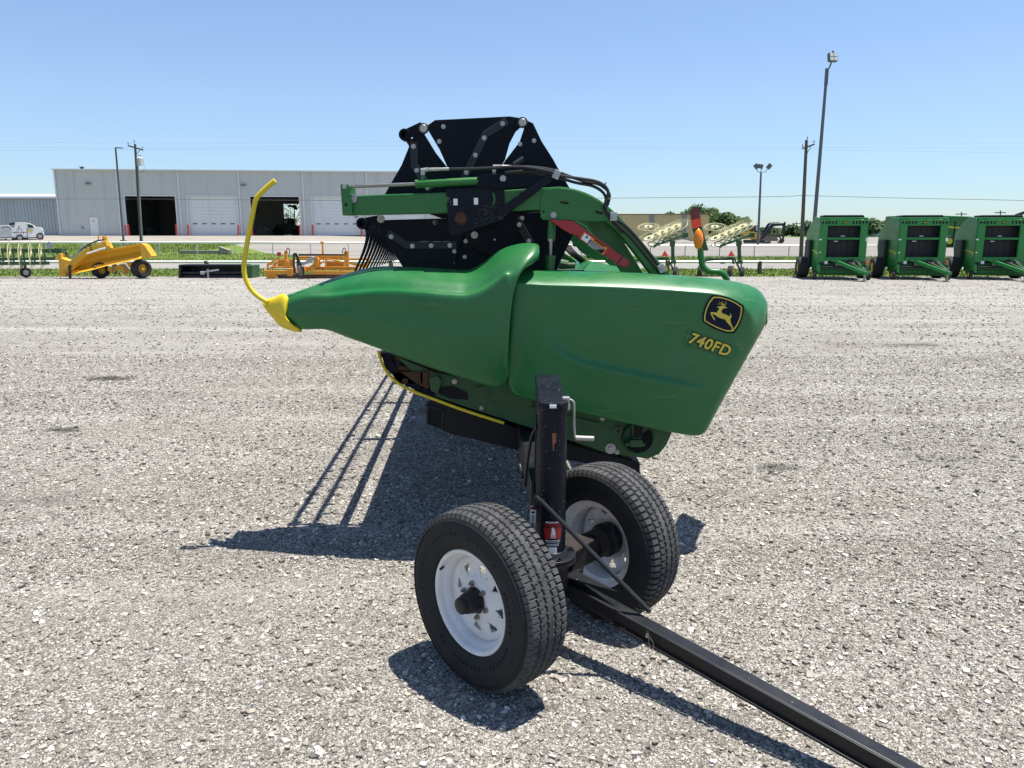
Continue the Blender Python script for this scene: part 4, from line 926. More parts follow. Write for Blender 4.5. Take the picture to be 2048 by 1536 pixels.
m=LB(); u,z=wu(148,336); m.cyl((u,2,HT),(u,2,HT+.35),.16,n=12); m.box((u,2,HT+.38),(.45,.45,.08)); m.build('roof_vent',M['blk'],BD)
m=LB(); u,z=wu(166,455); m.box((u,-.06,z-1.72),(.15,.1,.3)); m.build('meter_box',M['grey'],BD)
# bollards
first=None
for px in(253,259,354,378,478,505,600,626,723):
    u=U(px); w_=WA+UD*u-VD*.7
    if first is None:
        m=MB(); m.M=I4; bo=empty('bollard',(w_.x,w_.y,zt(w_.x,w_.y)),0); m.cyl((0,0,0),(0,0,1.22),.09,n=12); m.build('post',M['bollard'],bo,smooth=True); m=MB(); m.M=I4; m.lathe([(.09,1.22),(.07,1.27),(.001,1.30)],(0,0,0),(0,0,1),12); m.build('cap',M['bollard'],bo,smooth=True); first=bo
    else: bo=copy_tree(first); bo.location=(w_.x,w_.y,zt(w_.x,w_.y))
    side_='open first bay' if px<360 else 'closed door right of the first bay' if px<490 else 'open bay with the tractor inside' if px<610 else 'rightmost closed door in view'
    pos={253:'outer of the two red bollards left of the',259:'inner of the two red bollards left of the',354:'red bollard right of the',378:'red bollard left of the',478:'red bollard right of the',505:'red bollard left of the',600:'red bollard right of the',626:'red bollard left of the',723:'red bollard right of the'}[px]
    tag(bo,pos+' '+side_,'bollard','red bollards guarding the shop doors')
# low annex on the far left
LBD=empty('low_steel_annex',(WA.x-14,101,1.72),0,'lower grey ribbed steel building joined to the left of the tall shop','building')
m=LB(); h=ZA=P(50,395,101).z-1.72
m.box((-20,6,h/2),(70,12,h)); 
for xx in np.arange(-40,15,.42): m.box((xx,-.03,h/2),(.10,.06,h))
m.build('wall',M['siding2'],LBD)
m=LB(); m.prism([(-56,-.3,h),(-56,6,h+.75),(-56,12.3,h)],(71.2,0,0)); m.box((-20,-.34,h-.02),(71,.1,.25)); m.build('roof',M['roofm'],LBD)
# tractor inside bay 3
def px_thing(name,label,cat,Y,base,group=None):
    p=G(*base) if Y is None else P(base[0],base[1],Y)
    return empty(name,p,0,label,cat,group)
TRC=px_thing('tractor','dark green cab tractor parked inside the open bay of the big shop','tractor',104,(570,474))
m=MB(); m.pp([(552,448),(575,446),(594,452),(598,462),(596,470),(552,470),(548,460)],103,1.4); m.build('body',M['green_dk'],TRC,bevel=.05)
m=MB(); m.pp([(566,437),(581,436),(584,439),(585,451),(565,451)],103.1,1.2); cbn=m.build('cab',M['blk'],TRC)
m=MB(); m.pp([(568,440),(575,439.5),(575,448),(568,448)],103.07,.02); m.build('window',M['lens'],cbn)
for x,r in((556,9.5),(591,7)):
    m=MB(); c=P(x,473-r,102.9); m.cyl(c+Vector((0,-.2,0)),c+Vector((0,.3,0)),r/F*103,n=24); m.build('wheel',M['tyre'],TRC)
m=MB(); m.pp([(575,410),(590,410),(594,418),(592,420),(584,415),(574,413)],112,.5); tag(m.build('grain_spout',M['blk'],None,loc=P(580,415,112)),'black curved spout silhouetted in the rear doorway of the shop','spout')
WB=px_thing('workbench','cluttered workbench with tools inside the open tractor bay','workbench',98,(525,473))
m=MB(); m.box(P(522,462,98),(1.8,.8,.1)); m.build('bench_top',M['grey'],WB)
for k in(-.8,.8):
    m=MB(); m.box(P(522,467,98)+Vector((k,0,0)),(.1,.7,.7)); m.build('leg',M['grey'],WB)
m=MB()
for k in range(7): m.box(P(512+k*4,459-(k%3)*2,98),(.2,.3,.2+.1*(k%3)))
m.build('tools',M['galv'],WB)
# green machine and shelves seen in the first bay
SH=px_thing('storage_rack','low rack of boxes standing in the dark first bay','rack',100,(290,472))
m=MB()
for k in range(3): m.box(P(290,468-k*7,100),(2.4,.6,.06))
m.build('shelves',M['grey'],SH)
for k in range(5):
    m=MB(); m.box(P(276+k*7,465-(k%2)*7,100),(.35,.3,.3)); m.build('box',M['galv'] if k%2 else M['int'],SH)
# ---------------- pipe fence beyond road: rail on posts, whole width -------------
def fence(name,label,cat,xs,Yf,rail_z,hb,postmat,railmat,pr,rr,rails=(1,)):
    f=empty(name,(xs[0],Yf(xs[0]),zt(xs[0],Yf(xs[0]))),0,label,cat)
    for fr in rails:
        m=MB(); pts=[(x,Yf(x),zt(x,Yf(x))+hb*fr) for x in xs]; m.tube(pts,rr,6); m.build('rail',railmat,f,smooth=True)
    for x in xs:
        m=MB(); z=zt(x,Yf(x)); m.cyl((x,Yf(x),z-.1),(x,Yf(x),z+hb*(1.0 if postmat!=M['wood'] else 1.08)),pr,n=8); m.build('post',postmat,f,smooth=True)
    return f
yl=lambda x:62.0
fl=fence('pipe_fence','white metal pipe fence on the grass in front of the big shop','fence',[x for x in np.arange(-52,-2,3.0)],yl,0,.98,M['car'],M['car'],.05,.085)
fr=fence('wire_fence','low wire mesh fence between the far grass and the right hand gravel yard','fence',[x for x in np.arange(0,50,2.75)],lambda x:62.0,0,.95,M['galv'],M['car'],.035,.04)
m=MB()
for x in np.arange(0,47,.16): m.bar((x,62,zt(x,62)+.02),(x+.9,62,zt(x,62)+.93),.006,.006); m.bar((x+.9,62,zt(x,62)+.02),(x,62,zt(x,62)+.93),.006,.006)
m.build('wire_mesh',M['galv'],fr)
gr=fence('guard_rail','low white pipe rail on short wooden posts along the near edge of the road','guard rail',[x for x in np.arange(-34.5,40,4.15)],lambda x:35.0,0,.56,M['wood'],M['car'],.10,.062)
# concrete culvert
cu=G(400,508); CU=empty('concrete_culvert',cu,0,'concrete culvert headwall with one slanted wing set in the grass','culvert')
m=LB(); m.box((0,0,.12),(3.2,.35,.35)); m.build('headwall',M['concrete'],CU,bevel=.03)
m=LB(); m.prism([(1.6,-.2,.0),(1.6,-.2,.62),(2.7,-1.0,.35),(2.7,-1.0,0)],(.2,.15,0)); m.build('wing_wall',M['concrete'],CU,bevel=.03)
# ---------------- poles ----------------
def pole(name,label,cat,base,top,Y,r0,r1,mat):
    b=P(*base,Y); t=P(*top,Y); b.z=min(b.z,zt(b.x,Y)); o=empty(name,b,0,label,cat)
    m=MB(); m.cyl(b-Vector((0,0,.3)),t,r0,r1,n=14); m.build('pole',mat,o,smooth=True); return o,b,t
LP,b,t=pole('street_lamp','slim grey parking lamp pole left of the wooden utility pole','street lamp',(248,492),(231,295),73,.10,.075,M['pole_g'])
m=MB(); m.cyl(b-Vector((0,0,.2)),b+Vector((0,0,.55)),.30,.28,n=20); m.build('concrete_base',M['concrete'],LP)
m=MB(); m.bar(t,t+Vector((.55,-.1,-.03)),.05,.05); m.bar(t+Vector((.15,-.03,-.03)),t+Vector((.65,-.1,-.06)),.28,.08); m.build('lamp_head',M['pole_g'],LP)
UP,b,t=pole('utility_pole','wooden utility pole with a cross arm and transformer in front of the big shop','utility pole',(283,489),(270,288),74,.15,.10,M['wood']); upl=t
m=MB(); m.bar(t+Vector((-.62,-.1,-.15)),t+Vector((.75,-.1,-.55)),.10,.12); m.bar(t+Vector((.02,-.1,-1.0)),t+Vector((.5,-.1,-.5)),.04,.04); m.build('cross_arm',M['wood'],UP)
for dx,dz in((-.58,-.05),(0,.12),(.70,-.42)):
    m=MB(); c=t+Vector((dx,-.1,dz)); m.cyl(c,c+Vector((0,0,.2)),.05,.04,n=8); m.build('insulator',M['grey'],UP)
m=MB(); c=P(280,323,73.8); m.cyl(c+Vector((0,0,-.36)),c+Vector((0,0,.30)),.27,n=20); m.lathe([(.27,.30),(.2,.38),(.001,.42)],c,(0,0,1),20); tfm=m.build('transformer',M['siding'],UP,smooth=True)
m=MB(); m.cyl(c+Vector((-.05,0,.4)),c+Vector((-.05,0,.62)),.04,n=8); m.cyl(c+Vector((.1,0,.38)),c+Vector((.1,0,.55)),.04,n=8); m.build('bushing',M['grey'],tfm)
m=MB(); m.tube(curve3([c+Vector((.1,0,.5)),c+Vector((.3,0,.1)),c+Vector((.34,0,-.6)),c+Vector((.1,0,-1.0)),c+Vector((-.15,0,-.9))],4),.012,5); m.build('drop_wire',M['blk'],UP)
m=MB(); m.cyl(P(276,330,73.7),P(285,488,73.7),.055,n=8); m.build('conduit',M['galv'],UP,smooth=True)
UR,b,t=pole('utility_pole','weathered wooden utility pole with a single cross arm on the right','utility pole',(1602,516),(1613,280),60,.16,.11,M['wood']); upr=t
m=MB(); m.bar(t+Vector((-.32,-.1,-.62)),t+Vector((.58,-.1,-.32)),.10,.11); m.bar(t+Vector((0,-.1,-1.1)),t+Vector((.35,-.1,-.45)),.04,.04); m.build('cross_arm',M['wood'],UR)
for dx,dz in((-.3,-.5),(.02,.05),(.54,-.22)):
    m=MB(); c=t+Vector((dx,-.1,dz)); m.cyl(c,c+Vector((0,0,.18)),.05,.035,n=8); m.build('insulator',M['grey'],UR)
FP,b,t=pole('floodlight_pole','short grey pole with three floodlights above the excavator','light pole',(1516,487),(1522,345),97,.17,.11,M['pole_g'])
m=MB(); m.tube([t+Vector((-.55,0,.45)),t+Vector((-.4,0,.1)),t+Vector((0,0,0)),t+Vector((.6,0,.1)),t+Vector((.75,0,.45))],.04,6); m.cyl(t,t+Vector((0,0,.6)),.05,n=8); m.build('bracket',M['pole_g'],FP)
for dx,dy,a in((-.62,0,50),(-.15,-.1,10),(.95,0,-50)):
    m=MB(); c=t+Vector((dx,dy,.72)); m.box(c,(.62,.25,.50),rot=Matrix.Rotation(R(a),3,'Y')); m.build('floodlight',M['pole_g'],FP,bevel=.03)
TP,b,t=pole('tall_light_pole','tall dark light pole with a floodlight rising behind the leftmost baler','light pole',(1624,500),(1654,140),45,.125,.075,M['pole_g'])
m=MB(); m.cyl(t-Vector((0,0,.8)),t+Vector((0,0,.08)),.10,n=12); m.tube(curve3([t,t+Vector((.12,0,.12)),t+Vector((.22,0,.45))],4),.045,8); m.build('bracket',M['pole_g'],TP)
c=P(1665,115,44.8); m=MB(); m.box(c,(.50,.22,.46),rot=Matrix.Rotation(R(12),3,'Z')@Matrix.Rotation(R(-12),3,'X')); fl_=m.build('floodlight',M['pole_g'],TP,bevel=.02)
rr_=Matrix.Rotation(R(12),3,'Z')@Matrix.Rotation(R(-12),3,'X'); m=MB()
for sx in(-1,1):
    for sz in(-1,1): m.box(c+rr_@Vector((sx*.12,-.115,sz*.11)),(.20,.02,.18),rot=rr_)
m.build('lamp_glass',M['lens'],fl_)
m=MB(); m.cyl(c+Vector((0,0,.22)),c+Vector((0,0,.34)),.05,n=8); m.build('sensor',M['blk'],fl_)
# distant utility poles over the trees
for (x,y0,y1,Y,lb) in((1715,447,470,300,'small distant utility pole over the trees left of the second baler'),(1922,424,470,230,'distant utility pole above the combine, left of the pair'),(2000,421,470,230,'distant utility pole above the third baler'),(1592,444,470,300,'faint distant utility pole beside the excavator bucket')):
    o,b,t=pole('utility_pole',lb,'utility pole',(x,y1),(x+1,y0),Y,.2,.15,M['wood'])
    m=MB(); m.bar(t+Vector((-1.6,0,-.6)),t+Vector((1.6,0,-.6)),.25,.25); m.build('cross_arm',M['wood'],o)
def wire(pts,r,label):
    m=MB(); m.tube(curve3(pts,8),r,5); tag(m.build('power_line',M['pole_g'],None,loc=pts[0],smooth=True),label,'power line')
wire([P(-300,402,74),P(0,398.5,74),P(285,398,73.9),P(620,400.5,74),P(1000,399,70),P(1250,396,65),P(1530,393.5,61),P(1603,391,60)],.018,'long power line crossing the shop front towards the right pole')
wire([P(1603,391,60),P(1800,396,60),P(2048,401,60),P(2300,409,60)],.018,'power line leaving the right utility pole towards the frame edge')
for k,(a,b,c_) in enumerate(((280,286,284),(290,296,291),(304,299,300))):
    wire([P(-300,a,150),P(270,b,150),P(800,c_,150),P(1400,b-2,150),P(2400,a+8,150)],.009,['topmost faint high wire crossing the whole sky','middle faint high wire crossing the whole sky','lowest faint high wire crossing the whole sky'][k])
# ---------------- service truck ----------------
TKY=P(0,478,80).y; g=G(40,481)
TK=empty('service_truck',g,0,'white crew service pickup with tool box bed parked by the low annex','truck'); TY=g.y; K=lambda pts:zp(pts,0,440,6.0235); KT=.55
def PT_(x,y,dy=0):
    r=P(x,y,1.0)-Vector((0,0,HC)); k=(TY-KT*g.x)/(1-KT*r.x); d_=Vector((-KT,1,0)).normalized(); return Vector((0,0,HC))+r*k+d_*dy
def tpp(m,poly,Y,th):
    d_=Vector((-KT,1,0)).normalized(); m.prism([PT_(x,y,Y-TY) for x,y in poly],d_*th)
m=MB(); tpp(m,K([(325,38),(350,40),(392,58),(422,84),(475,86),(502,96),(514,120),(524,165),(522,195),(518,200),(512,165),(495,150),(470,150),(452,168),(448,212),(325,216)]),TY,1.9); tb_=m.build('cab_body',M['car'],TK,bevel=.02)
m=MB(); tpp(m,K([(180,30),(290,28),(345,38),(390,62),(330,80),(328,215),(275,215),(262,175),(238,168),(212,178),(205,215),(140,215),(140,95),(175,95)]),TY+.02,1.86); m.build('tool_box_bed',M['car'],TK,bevel=.015)
m=MB(); tpp(m,K([(-160,65),(90,62),(140,95),(140,215),(20,235),(-160,235)]),TY+.05,1.8); m.build('rear_body',M['siding'],TK,bevel=.02)
m=MB(); tpp(m,K([(328,50),(388,58),(412,90),(345,98)]),TY-.03,.03); m.build('side_window',M['glass'],tb_)
m=MB(); tpp(m,K([(105,38),(190,25),(285,35),(285,52),(110,60)]),TY+.3,1.2); m.build('roof_rack',M['blk'],TK)
for q_ in([(330,100),(334,100),(336,212),(332,212)],[(142,150),(328,150),(328,153),(142,153)],[(205,100),(208,100),(208,170),(205,170)],[(258,100),(261,100),(261,165),(258,165)],[(0,205),(140,205),(140,212),(0,212)],[(140,212),(205,215),(205,232),(140,235)],[(280,214),(450,206),(448,218),(280,226)]):
    m=MB(); tpp(m,K(q_),TY-.035,.03); m.build('dark_strip',M['void'],TK)  # near-black strips along body seams and lower edges
m=MB(); tpp(m,K([(10,90),(95,72),(132,100),(132,118),(90,90),(10,108)]),TY+.0,.03); m.build('bed_interior',M['grey'],TK)
m=MB(); tpp(m,K([(505,120),(515,120),(520,150),(510,150)]),TY-.035,.03); m.build('headlight',M['lens'],TK)
for x,y in((178,150),(285,150),(230,105),(228,82)):
    m=MB(); tpp(m,K([(x-6,y-8),(x+6,y-8),(x+6,y+8),(x-6,y+8)]),TY-.01,.02); m.build('latch',M['blk'],TK)
m=MB(); tpp(m,K([(350,115),(392,115),(388,150),(355,150)]),TY-.012,.02); m.build('door_logo',M['decal_y'],TK)
for (x,y,r,dy) in((238,215,38,0),(482,196,40,0),(40,245,38,.2),(295,235,28,1.6)):
    m=MB(); c=PT_(*K([(x,y)])[0],dy-.03); dn_=Vector((-KT,1,0)).normalized(); rr=r/6.02/F*TY*.95; m.cyl(c,c+dn_*.25,rr,n=24); wh=m.build('wheel',M['tyre'],TK); 
    m=MB(); m.cyl(c-dn_*.02,c+dn_*.02,rr*.62,n=16); m.build('rim',M['zinc'],wh)
# ---------------- yellow pull grader ----------------
gy=31.8; GB=P(230,556,gy); GRD=empty('pull_grader',GB,0,'yellow pull type grader blade with goose neck frame on two black tyres','grader')
m=MB(); mt=[(850,560),(1030,405),(1240,368),(1460,330),(1700,288)]; mbm=[(860,655),(1110,605),(1290,553),(1500,508),(1725,458)]
for i_ in range(4):
    for (f0,y0),(f1,y1) in zip([(0,-.05),(.25,.12),(.55,.20),(.8,.05),(1,-.28)][:-1],[(0,-.05),(.25,.12),(.55,.20),(.8,.05),(1,-.28)][1:]):
        g_=lambda f,j:((mt[j][0]*(1-f)+mbm[j][0]*f),(mt[j][1]*(1-f)+mbm[j][1]*f))
        m.prism([P(*K([g_(f0,i_)])[0],gy+y0),P(*K([g_(f0,i_+1)])[0],gy+y0),P(*K([g_(f1,i_+1)])[0],gy+y1),P(*K([g_(f1,i_)])[0],gy+y1)],(0,.03,0))
m.prism([P(x,y,gy+.0) for x,y in K([(1040,400),(1700,283),(1738,300),(1700,310),(1045,425)])],(0,.45,0)); m.build('moldboard',M['cat'],GRD,bevel=.01)
for q_ in(K([(862,612),(945,596),(932,640),(860,658)]),K([(1135,548),(1228,532),(1205,580),(1095,608)]),K([(1265,512),(1640,448),(1712,460),(1290,545),(1222,562)])):
    m=MB(); m.pp(q_,gy-.16,.05); m.build('cutting_edge',M['cat'],GRD)
m=MB(); m.prism([P(x,y,gy-.5) for x,y in K([(1688,318),(1738,300),(1828,436),(1815,450),(1738,462),(1700,440)])],(0,.5,0)); m.build('end_plate',M['cat'],GRD,bevel=.01)
m=MB(); m.prism([P(x,y,gy-.5) for x,y in K([(738,570),(820,545),(836,498),(1042,340),(1275,255),(1290,318),(1065,400),(880,560),(840,606),(738,590)])],(0,.28,0)); m.prism([P(x,y,gy-.1) for x,y in K([(1200,262),(1275,250),(1330,335),(1290,340),(1240,290)])],(0,.3,0)); m.build('goose_neck',M['cat'],GRD,bevel=.015)
m=MB(); m.pp(K([(658,460),(700,450),(698,405),(730,400),(740,460),(835,492),(835,600),(820,655),(762,685),(712,682),(705,490),(665,485)]),gy-.3,.4); m.build('hitch_box',M['cat'],GRD,bevel=.02)
m=MB(); m.pp(K([(1178,170),(1190,170),(1188,245),(1165,250),(1162,240),(1178,238)]),gy,.06); m.pp(K([(1228,200),(1255,192),(1258,240),(1230,242)]),gy,.2); m.pp(K([(1268,200),(1280,205),(1290,260),(1270,260)]),gy,.1); m.build('mast',M['cat'],GRD,bevel=.005)
m=MB(); m.tube(curve3([P(*q,gy-.55) for q in K([(870,450),(930,400),(1000,340),(1080,290),(1180,250),(1260,240)])],4),.03,6); m.build('hydraulic_hose',M['hose'],GRD,smooth=True); m=MB(); m.tube(curve3([P(*q,gy-.57) for q in K([(890,445),(980,350),(1070,300),(1090,330),(1100,375)])],4),.018,6); m.build('hydraulic_hose',M['hose'],GRD,smooth=True)
m=MB(); m.tube([P(*q,gy-.56) for q in K([(860,465),(900,430),(990,330),(1040,300)])],.035,8); m.build('lift_cylinder',M['galv'],GRD)
m=MB()
for k in range(3): m.ring(P(*K([(775+k*18,420)])[0],gy-.5),(.5,1,.1*k),.075+.01*k,.012,16,5)
m.tube([P(*q,gy-.5) for q in K([(790,345),(790,400),(850,470)])],.02,6); m.build('hose_coil',M['hose'],GRD)
m=MB(); m.tube([P(*q,gy-.5) for q in K([(1050,405),(1110,385),(1200,355),(1270,335)])],.035,8); m.build('tie_rod',M['white'],GRD,smooth=True)
m=MB(); m.cyl(P(*K([(838,548)])[0],gy-.55),P(*K([(845,700)])[0],gy-.55),.055,n=10); m.cyl(P(*K([(845,700)])[0],gy-.55),P(*K([(848,748)])[0],gy-.55),.03,n=8); m.box(P(*K([(848,750)])[0],gy-.55),(.12,.12,.03)); m.build('jack_stand',M['blk'],GRD)
m=MB(); m.pp(K([(1290,565),(1340,560),(1350,600),(1330,640),(1295,610)]),gy,.4); m.pp(K([(1380,560),(1450,530),(1500,590),(1510,640),(1480,655),(1430,585),(1385,610)]),gy,.4); m.pp(K([(1520,520),(1625,500),(1650,590),(1610,610),(1540,560)]),gy,.4); m.build('axle_frame',M['cat'],GRD,bevel=.02)
m=MB(); m.pp(K([(722,660),(748,645),(790,640),(790,680),(725,682)]),gy-.45,.3); m.box(P(*K([(728,715)])[0],gy-.3),(.04,.04,.18)); m.build('hitch_cup',M['cat'],GRD)
for (x,y,r,w_,rz) in((1215,640,15.5,.42,-35),(1700,588,18.5,.42,-35)):
    cx_,cy_=K([(x,y)])[0]; c=P(cx_,cy_,gy+.15); rr=r/F*gy; c.z=rr; axv=Vector((math.sin(R(-rz))*1.0,-math.cos(R(rz))*1.0,0)) ; axv=Vector((.75,-.66,0))
    m=MB(); m.lathe([(rr*.5,-.2),(rr*.8,-.22),(rr*.95,-.17),(rr,-.08),(rr,.08),(rr*.95,.17),(rr*.8,.22),(rr*.5,.2)],c,axv,32); tw=m.build('wheel',M['tyre'],GRD,smooth=True)
    m=MB(); m.cyl(c-axv*.10,c+axv*.10,rr*.52,n=20); m.cyl(c,c+axv*.18,rr*.18,n=12); m.build('rim',M['cat'],tw)
# ---------------- black box blade / pusher ----------------
by=31.9; BP=empty('snow_pusher',P(430,556,by),0,'long flat black snow pusher box lying on the gravel','snow pusher'); K5=lambda pts:zp(pts,0,260,3.2)
m=MB(); m.prism([P(x,y,by) for x,y in K5([(1142,862),(1560,862),(1560,870),(1142,870)])],(0,.9,0)); m.prism([P(x,y,by+.75) for x,y in K5([(1145,866),(1560,866),(1560,950),(1145,950)])],(0,.06,0)); m.build('back_plate',M['black'],BP)
for x,w_ in((1142,14),(1552,62)):
    m=MB(); m.pp(K5([(x,866),(x+w_,866),(x+w_,948),(x,948)]),by-.1,.95); m.build('side_plate',M['black'] if w_<20 else M['green_dk'],BP,bevel=.01)
m=MB(); m.ppbar(K5([(1150,915)])[0],K5([(1555,912)])[0],by+.1,.08,.08); m.ppbar(K5([(1150,938)])[0],K5([(1555,938)])[0],by+.1,.05,.10)
for x in(1180,1235,1290,1390,1440,1500): m.ppbar(K5([(x,885)])[0],K5([(x,945)])[0],by+.3,.03,.03)
m.build('frame',M['strip'],BP)
m=MB(); m.tube([P(*q,by-.15) for q in K5([(1285,915),(1330,905),(1400,895)])],.035,8); m.cyl(P(*K5([(1330,890)])[0],by-.2),P(*K5([(1332,952)])[0],by-.2),.04,n=8); m.cyl(P(*K5([(1285,915)])[0],by-.2),P(*K5([(1310,915)])[0],by-.2),.07,n=10); m.build('coupler',M['galv'],BP)
# ---------------- orange land plane ----------------
oy=31.6; OP=empty('land_scraper',P(640,558,oy),0,'orange towed land scraper with grey drawbar and hoses','scraper'); K8=lambda pts:zp(pts,500,470,7.877)
def ob(pts,Y,th,name='beam',mat='orange',bv=.01):
    for q in pts:
        m=MB(); m.pp(K8(q),Y,th); m.build(name,M[mat],OP,bevel=bv)
ob([[(220,540),(240,555),(575,562),(575,610),(230,612)],[(960,565),(1700,568),(1700,620),(965,622)]],oy-.2,.12,'front_beam')
ob([[(262,455),(430,355),(520,368),(520,385),(430,385),(290,470),(280,560),(262,560)],[(290,455),(520,425),(520,440),(290,478)]],oy,.08,'left_frame')
ob([[(255,610),(425,612),(420,680),(260,705)]],oy-.12,.05,'side_skid'); ob([[(345,480),(370,470),(420,370),(412,500),(350,540)]],oy+.5,.05,'side_brace')
ob([[(538,245),(580,250),(580,400),(612,420),(612,500),(540,500)]],oy,.15,'left_tower'); ob([[(1480,255),(1550,255),(1550,400),(1555,500),(1485,500)]],oy,.15,'right_tower')
ob([[(1105,105),(1155,105),(1150,140),(1160,300),(1130,300),(1130,145),(1108,140)]],oy+.3,.08,'mast')
ob([[(590,385),(850,372),(1060,380),(1080,380),(1230,372),(1480,420),(1480,445),(1230,395),(1080,400),(860,392),(600,410)]],oy+.05,.08,'top_rail')
ob([[(765,340),(945,335),(1085,330),(1475,330),(1475,385),(1085,372),(945,372),(765,372)]],oy+.6,.1,'rear_rail'); ob([[(765,298),(1475,300),(1475,330),(765,328)]],oy+.7,.12,'rubber_roller','blk')
ob([[(310,495),(700,495),(700,520),(310,520)],[(860,500),(1700,500),(1700,545),(860,545)]],oy+.3,.1,'cross_rail')
ob([[(1080,400),(1105,395),(1105,540),(1075,540)],[(1180,400),(1205,400),(1205,540),(1180,540)],[(1085,440),(1165,400),(1165,418),(1100,470)]],oy+.1,.06,'upright')
ob([[(1000,360),(1060,350),(1075,380),(1075,500),(1000,505)],[(860,545),(1000,450),(1040,520),(960,560),(870,580)]],oy-.1,.2,'centre_block')
ob([[(1540,368),(1880,365),(1875,400),(1550,395)],[(1550,425),(1755,460),(1700,520),(1690,500),(1550,450)],[(1755,470),(1880,395),(1885,430),(1830,520),(1740,520)]],oy+.1,.1,'right_frame')
ob([[(430,385),(690,400),(690,500),(430,500)],[(1205,405),(1480,430),(1480,500),(1205,500)]],oy+.75,.04,'rear_panel')
ob([[(425,620),(1750,625),(1750,690),(440,705)]],oy+.05,.25,'blade','blade')
ob([[(745,490),(800,490),(800,700),(790,740),(765,740),(760,700)],[(700,770),(840,762),(840,772),(700,778)]],oy-.4,.12,'jack_stand','galv')
m=MB(); m.prism([P(*q,oy-.5) for q in K8([(790,450),(880,408),(960,330),(1000,345),(995,400),(900,450),(820,478)])],(0,.25,0)); m.build('drawbar',M['galv'],OP,bevel=.02)
ob([[(575,530),(660,530),(660,650),(580,640)],[(680,520),(720,510),(730,600),(690,610)],[(780,500),(850,490),(860,600),(790,620)]],oy-.3,.2,'hitch_frame')
m=MB()
for k in range(5):
    m.tube(curve3([P(*q,oy-.5-.02*k) for q in K8([(690+k*6,600),(680+k*5,400),(690+k*8,290),(725+k*6,330),(760+k*8,440),(850-k*6,540),(840,640),(760+k*8,660),(720,600)])],4),.020,5)
m.build('hydraulic_hoses',M['hose'],OP,smooth=True)
for x in(575,1460):
    m=MB(); m.tube(curve3([P(*q,oy-.1) for q in K8([(x,290),(x+5,225),(x+30,205),(x+50,260),(x+30,340)])],4),.018,5); m.build('hose_loop',M['hose'],OP,smooth=True)
m=MB(); c=P(*K8([(460,330)])[0],oy); m.cyl(c,c+Vector((0,0,.15)),.08,n=10); m.build('amber_marker',M['red'],OP)
# =================== wheel rakes ===================
def rake_wheel(c,nrm,r,parent,teeth=40,tilt=.25):
    nrm=Vector(nrm).normalized(); x=nrm.orthogonal().normalized(); y=nrm.cross(x); m=MB(); c=Vector(c)
    m.ring(c,nrm,r*.84,.010,28,4); m.ring(c,nrm,r*.30,.013,16,4); m.lathe([(r*.14,-.01),(r*.30,.015),(r*.30,.03),(r*.14,.01)],c,nrm,16,True)
    for i in range(teeth):
        a=2*math.pi*i/teeth; d=x*math.cos(a)+y*math.sin(a); tt=-x*math.sin(a)+y*math.cos(a)
        m.tube([c+d*r*.30,c+d*r*.84,c+d*r+tt*r*tilt],.0036,3,cap=False)
    o=m.build('finger_wheel',M['cream'],parent)
    m=MB(); m.cyl(c-nrm*.04,c+nrm*.05,.055,n=12); m.build('hub',M['green_dk'],o); return o
def tyre_s(c,ax,r,w,parent,rim='galv',name='wheel'):
    m=MB(); c=Vector(c); ax=Vector(ax).normalized(); m.lathe([(r*.55,-w*.5),(r*.85,-w*.55),(r,-w*.35),(r,w*.35),(r*.85,w*.55),(r*.55,w*.5)],c,ax,24); o=m.build(name,M['tyre'],parent,smooth=True)
    m=MB(); m.cyl(c-ax*w*.45,c+ax*w*.45,r*.57,n=16); m.build('rim',M[rim],o); return o
# left rake, wheels nearly edge on
ly=31.9; WR=empty('wheel_rake',P(40,553,ly),0,'green hay rake with upright cream finger wheels at the left edge of the photo','hay rake','hay wheel rakes')
m=MB(); m.ppbar((-120,499),(118,502),ly+.4,.16,.16); m.ppbar((-120,520),(112,517),ly-.1,.12,.12); m.ppbar((-120,528),(98,526),ly-.2,.10,.14); m.build('frame_beam',M['green_dk'],WR,bevel=.01)
for x in(1,22,43,64,84):
    rake_wheel(P(x-1,512,ly+.1),(.93,.37,.0),.60,WR); m=MB(); m.ppbar((x+4,500),(x+6,526),ly,.05,.05); m.build('wheel_arm',M['green_dk'],WR)
for x in(-22,-44): rake_wheel(P(x,512,ly+.1),(.93,.37,0),.60,WR)
tyre_s(P(51,545,ly),(.7,-.7,0),.20,.2,WR,'zinc'); c=WR
m=MB(); m.ppbar((51,530),(51,545),ly,.06,.06); m.tube(curve3([P(98,500,ly),P(105,508,ly),P(112,516,ly)],3),.03,6); m.build('wheel_strut',M['green_dk'],WR)
m=MB(); m.prism([P(x,y,ly-.2) for x,y in[(93,496),(94,488),(97,483),(101,484),(105,491),(104,496)]],(0,.03,0)); m.build('marker_sign',M['galv'],WR)
m=MB(); m.pp([(108,496),(122,497),(124,510),(118,512),(112,506)],ly,.2); m.build('hitch_bracket',M['green_dk'],WR)
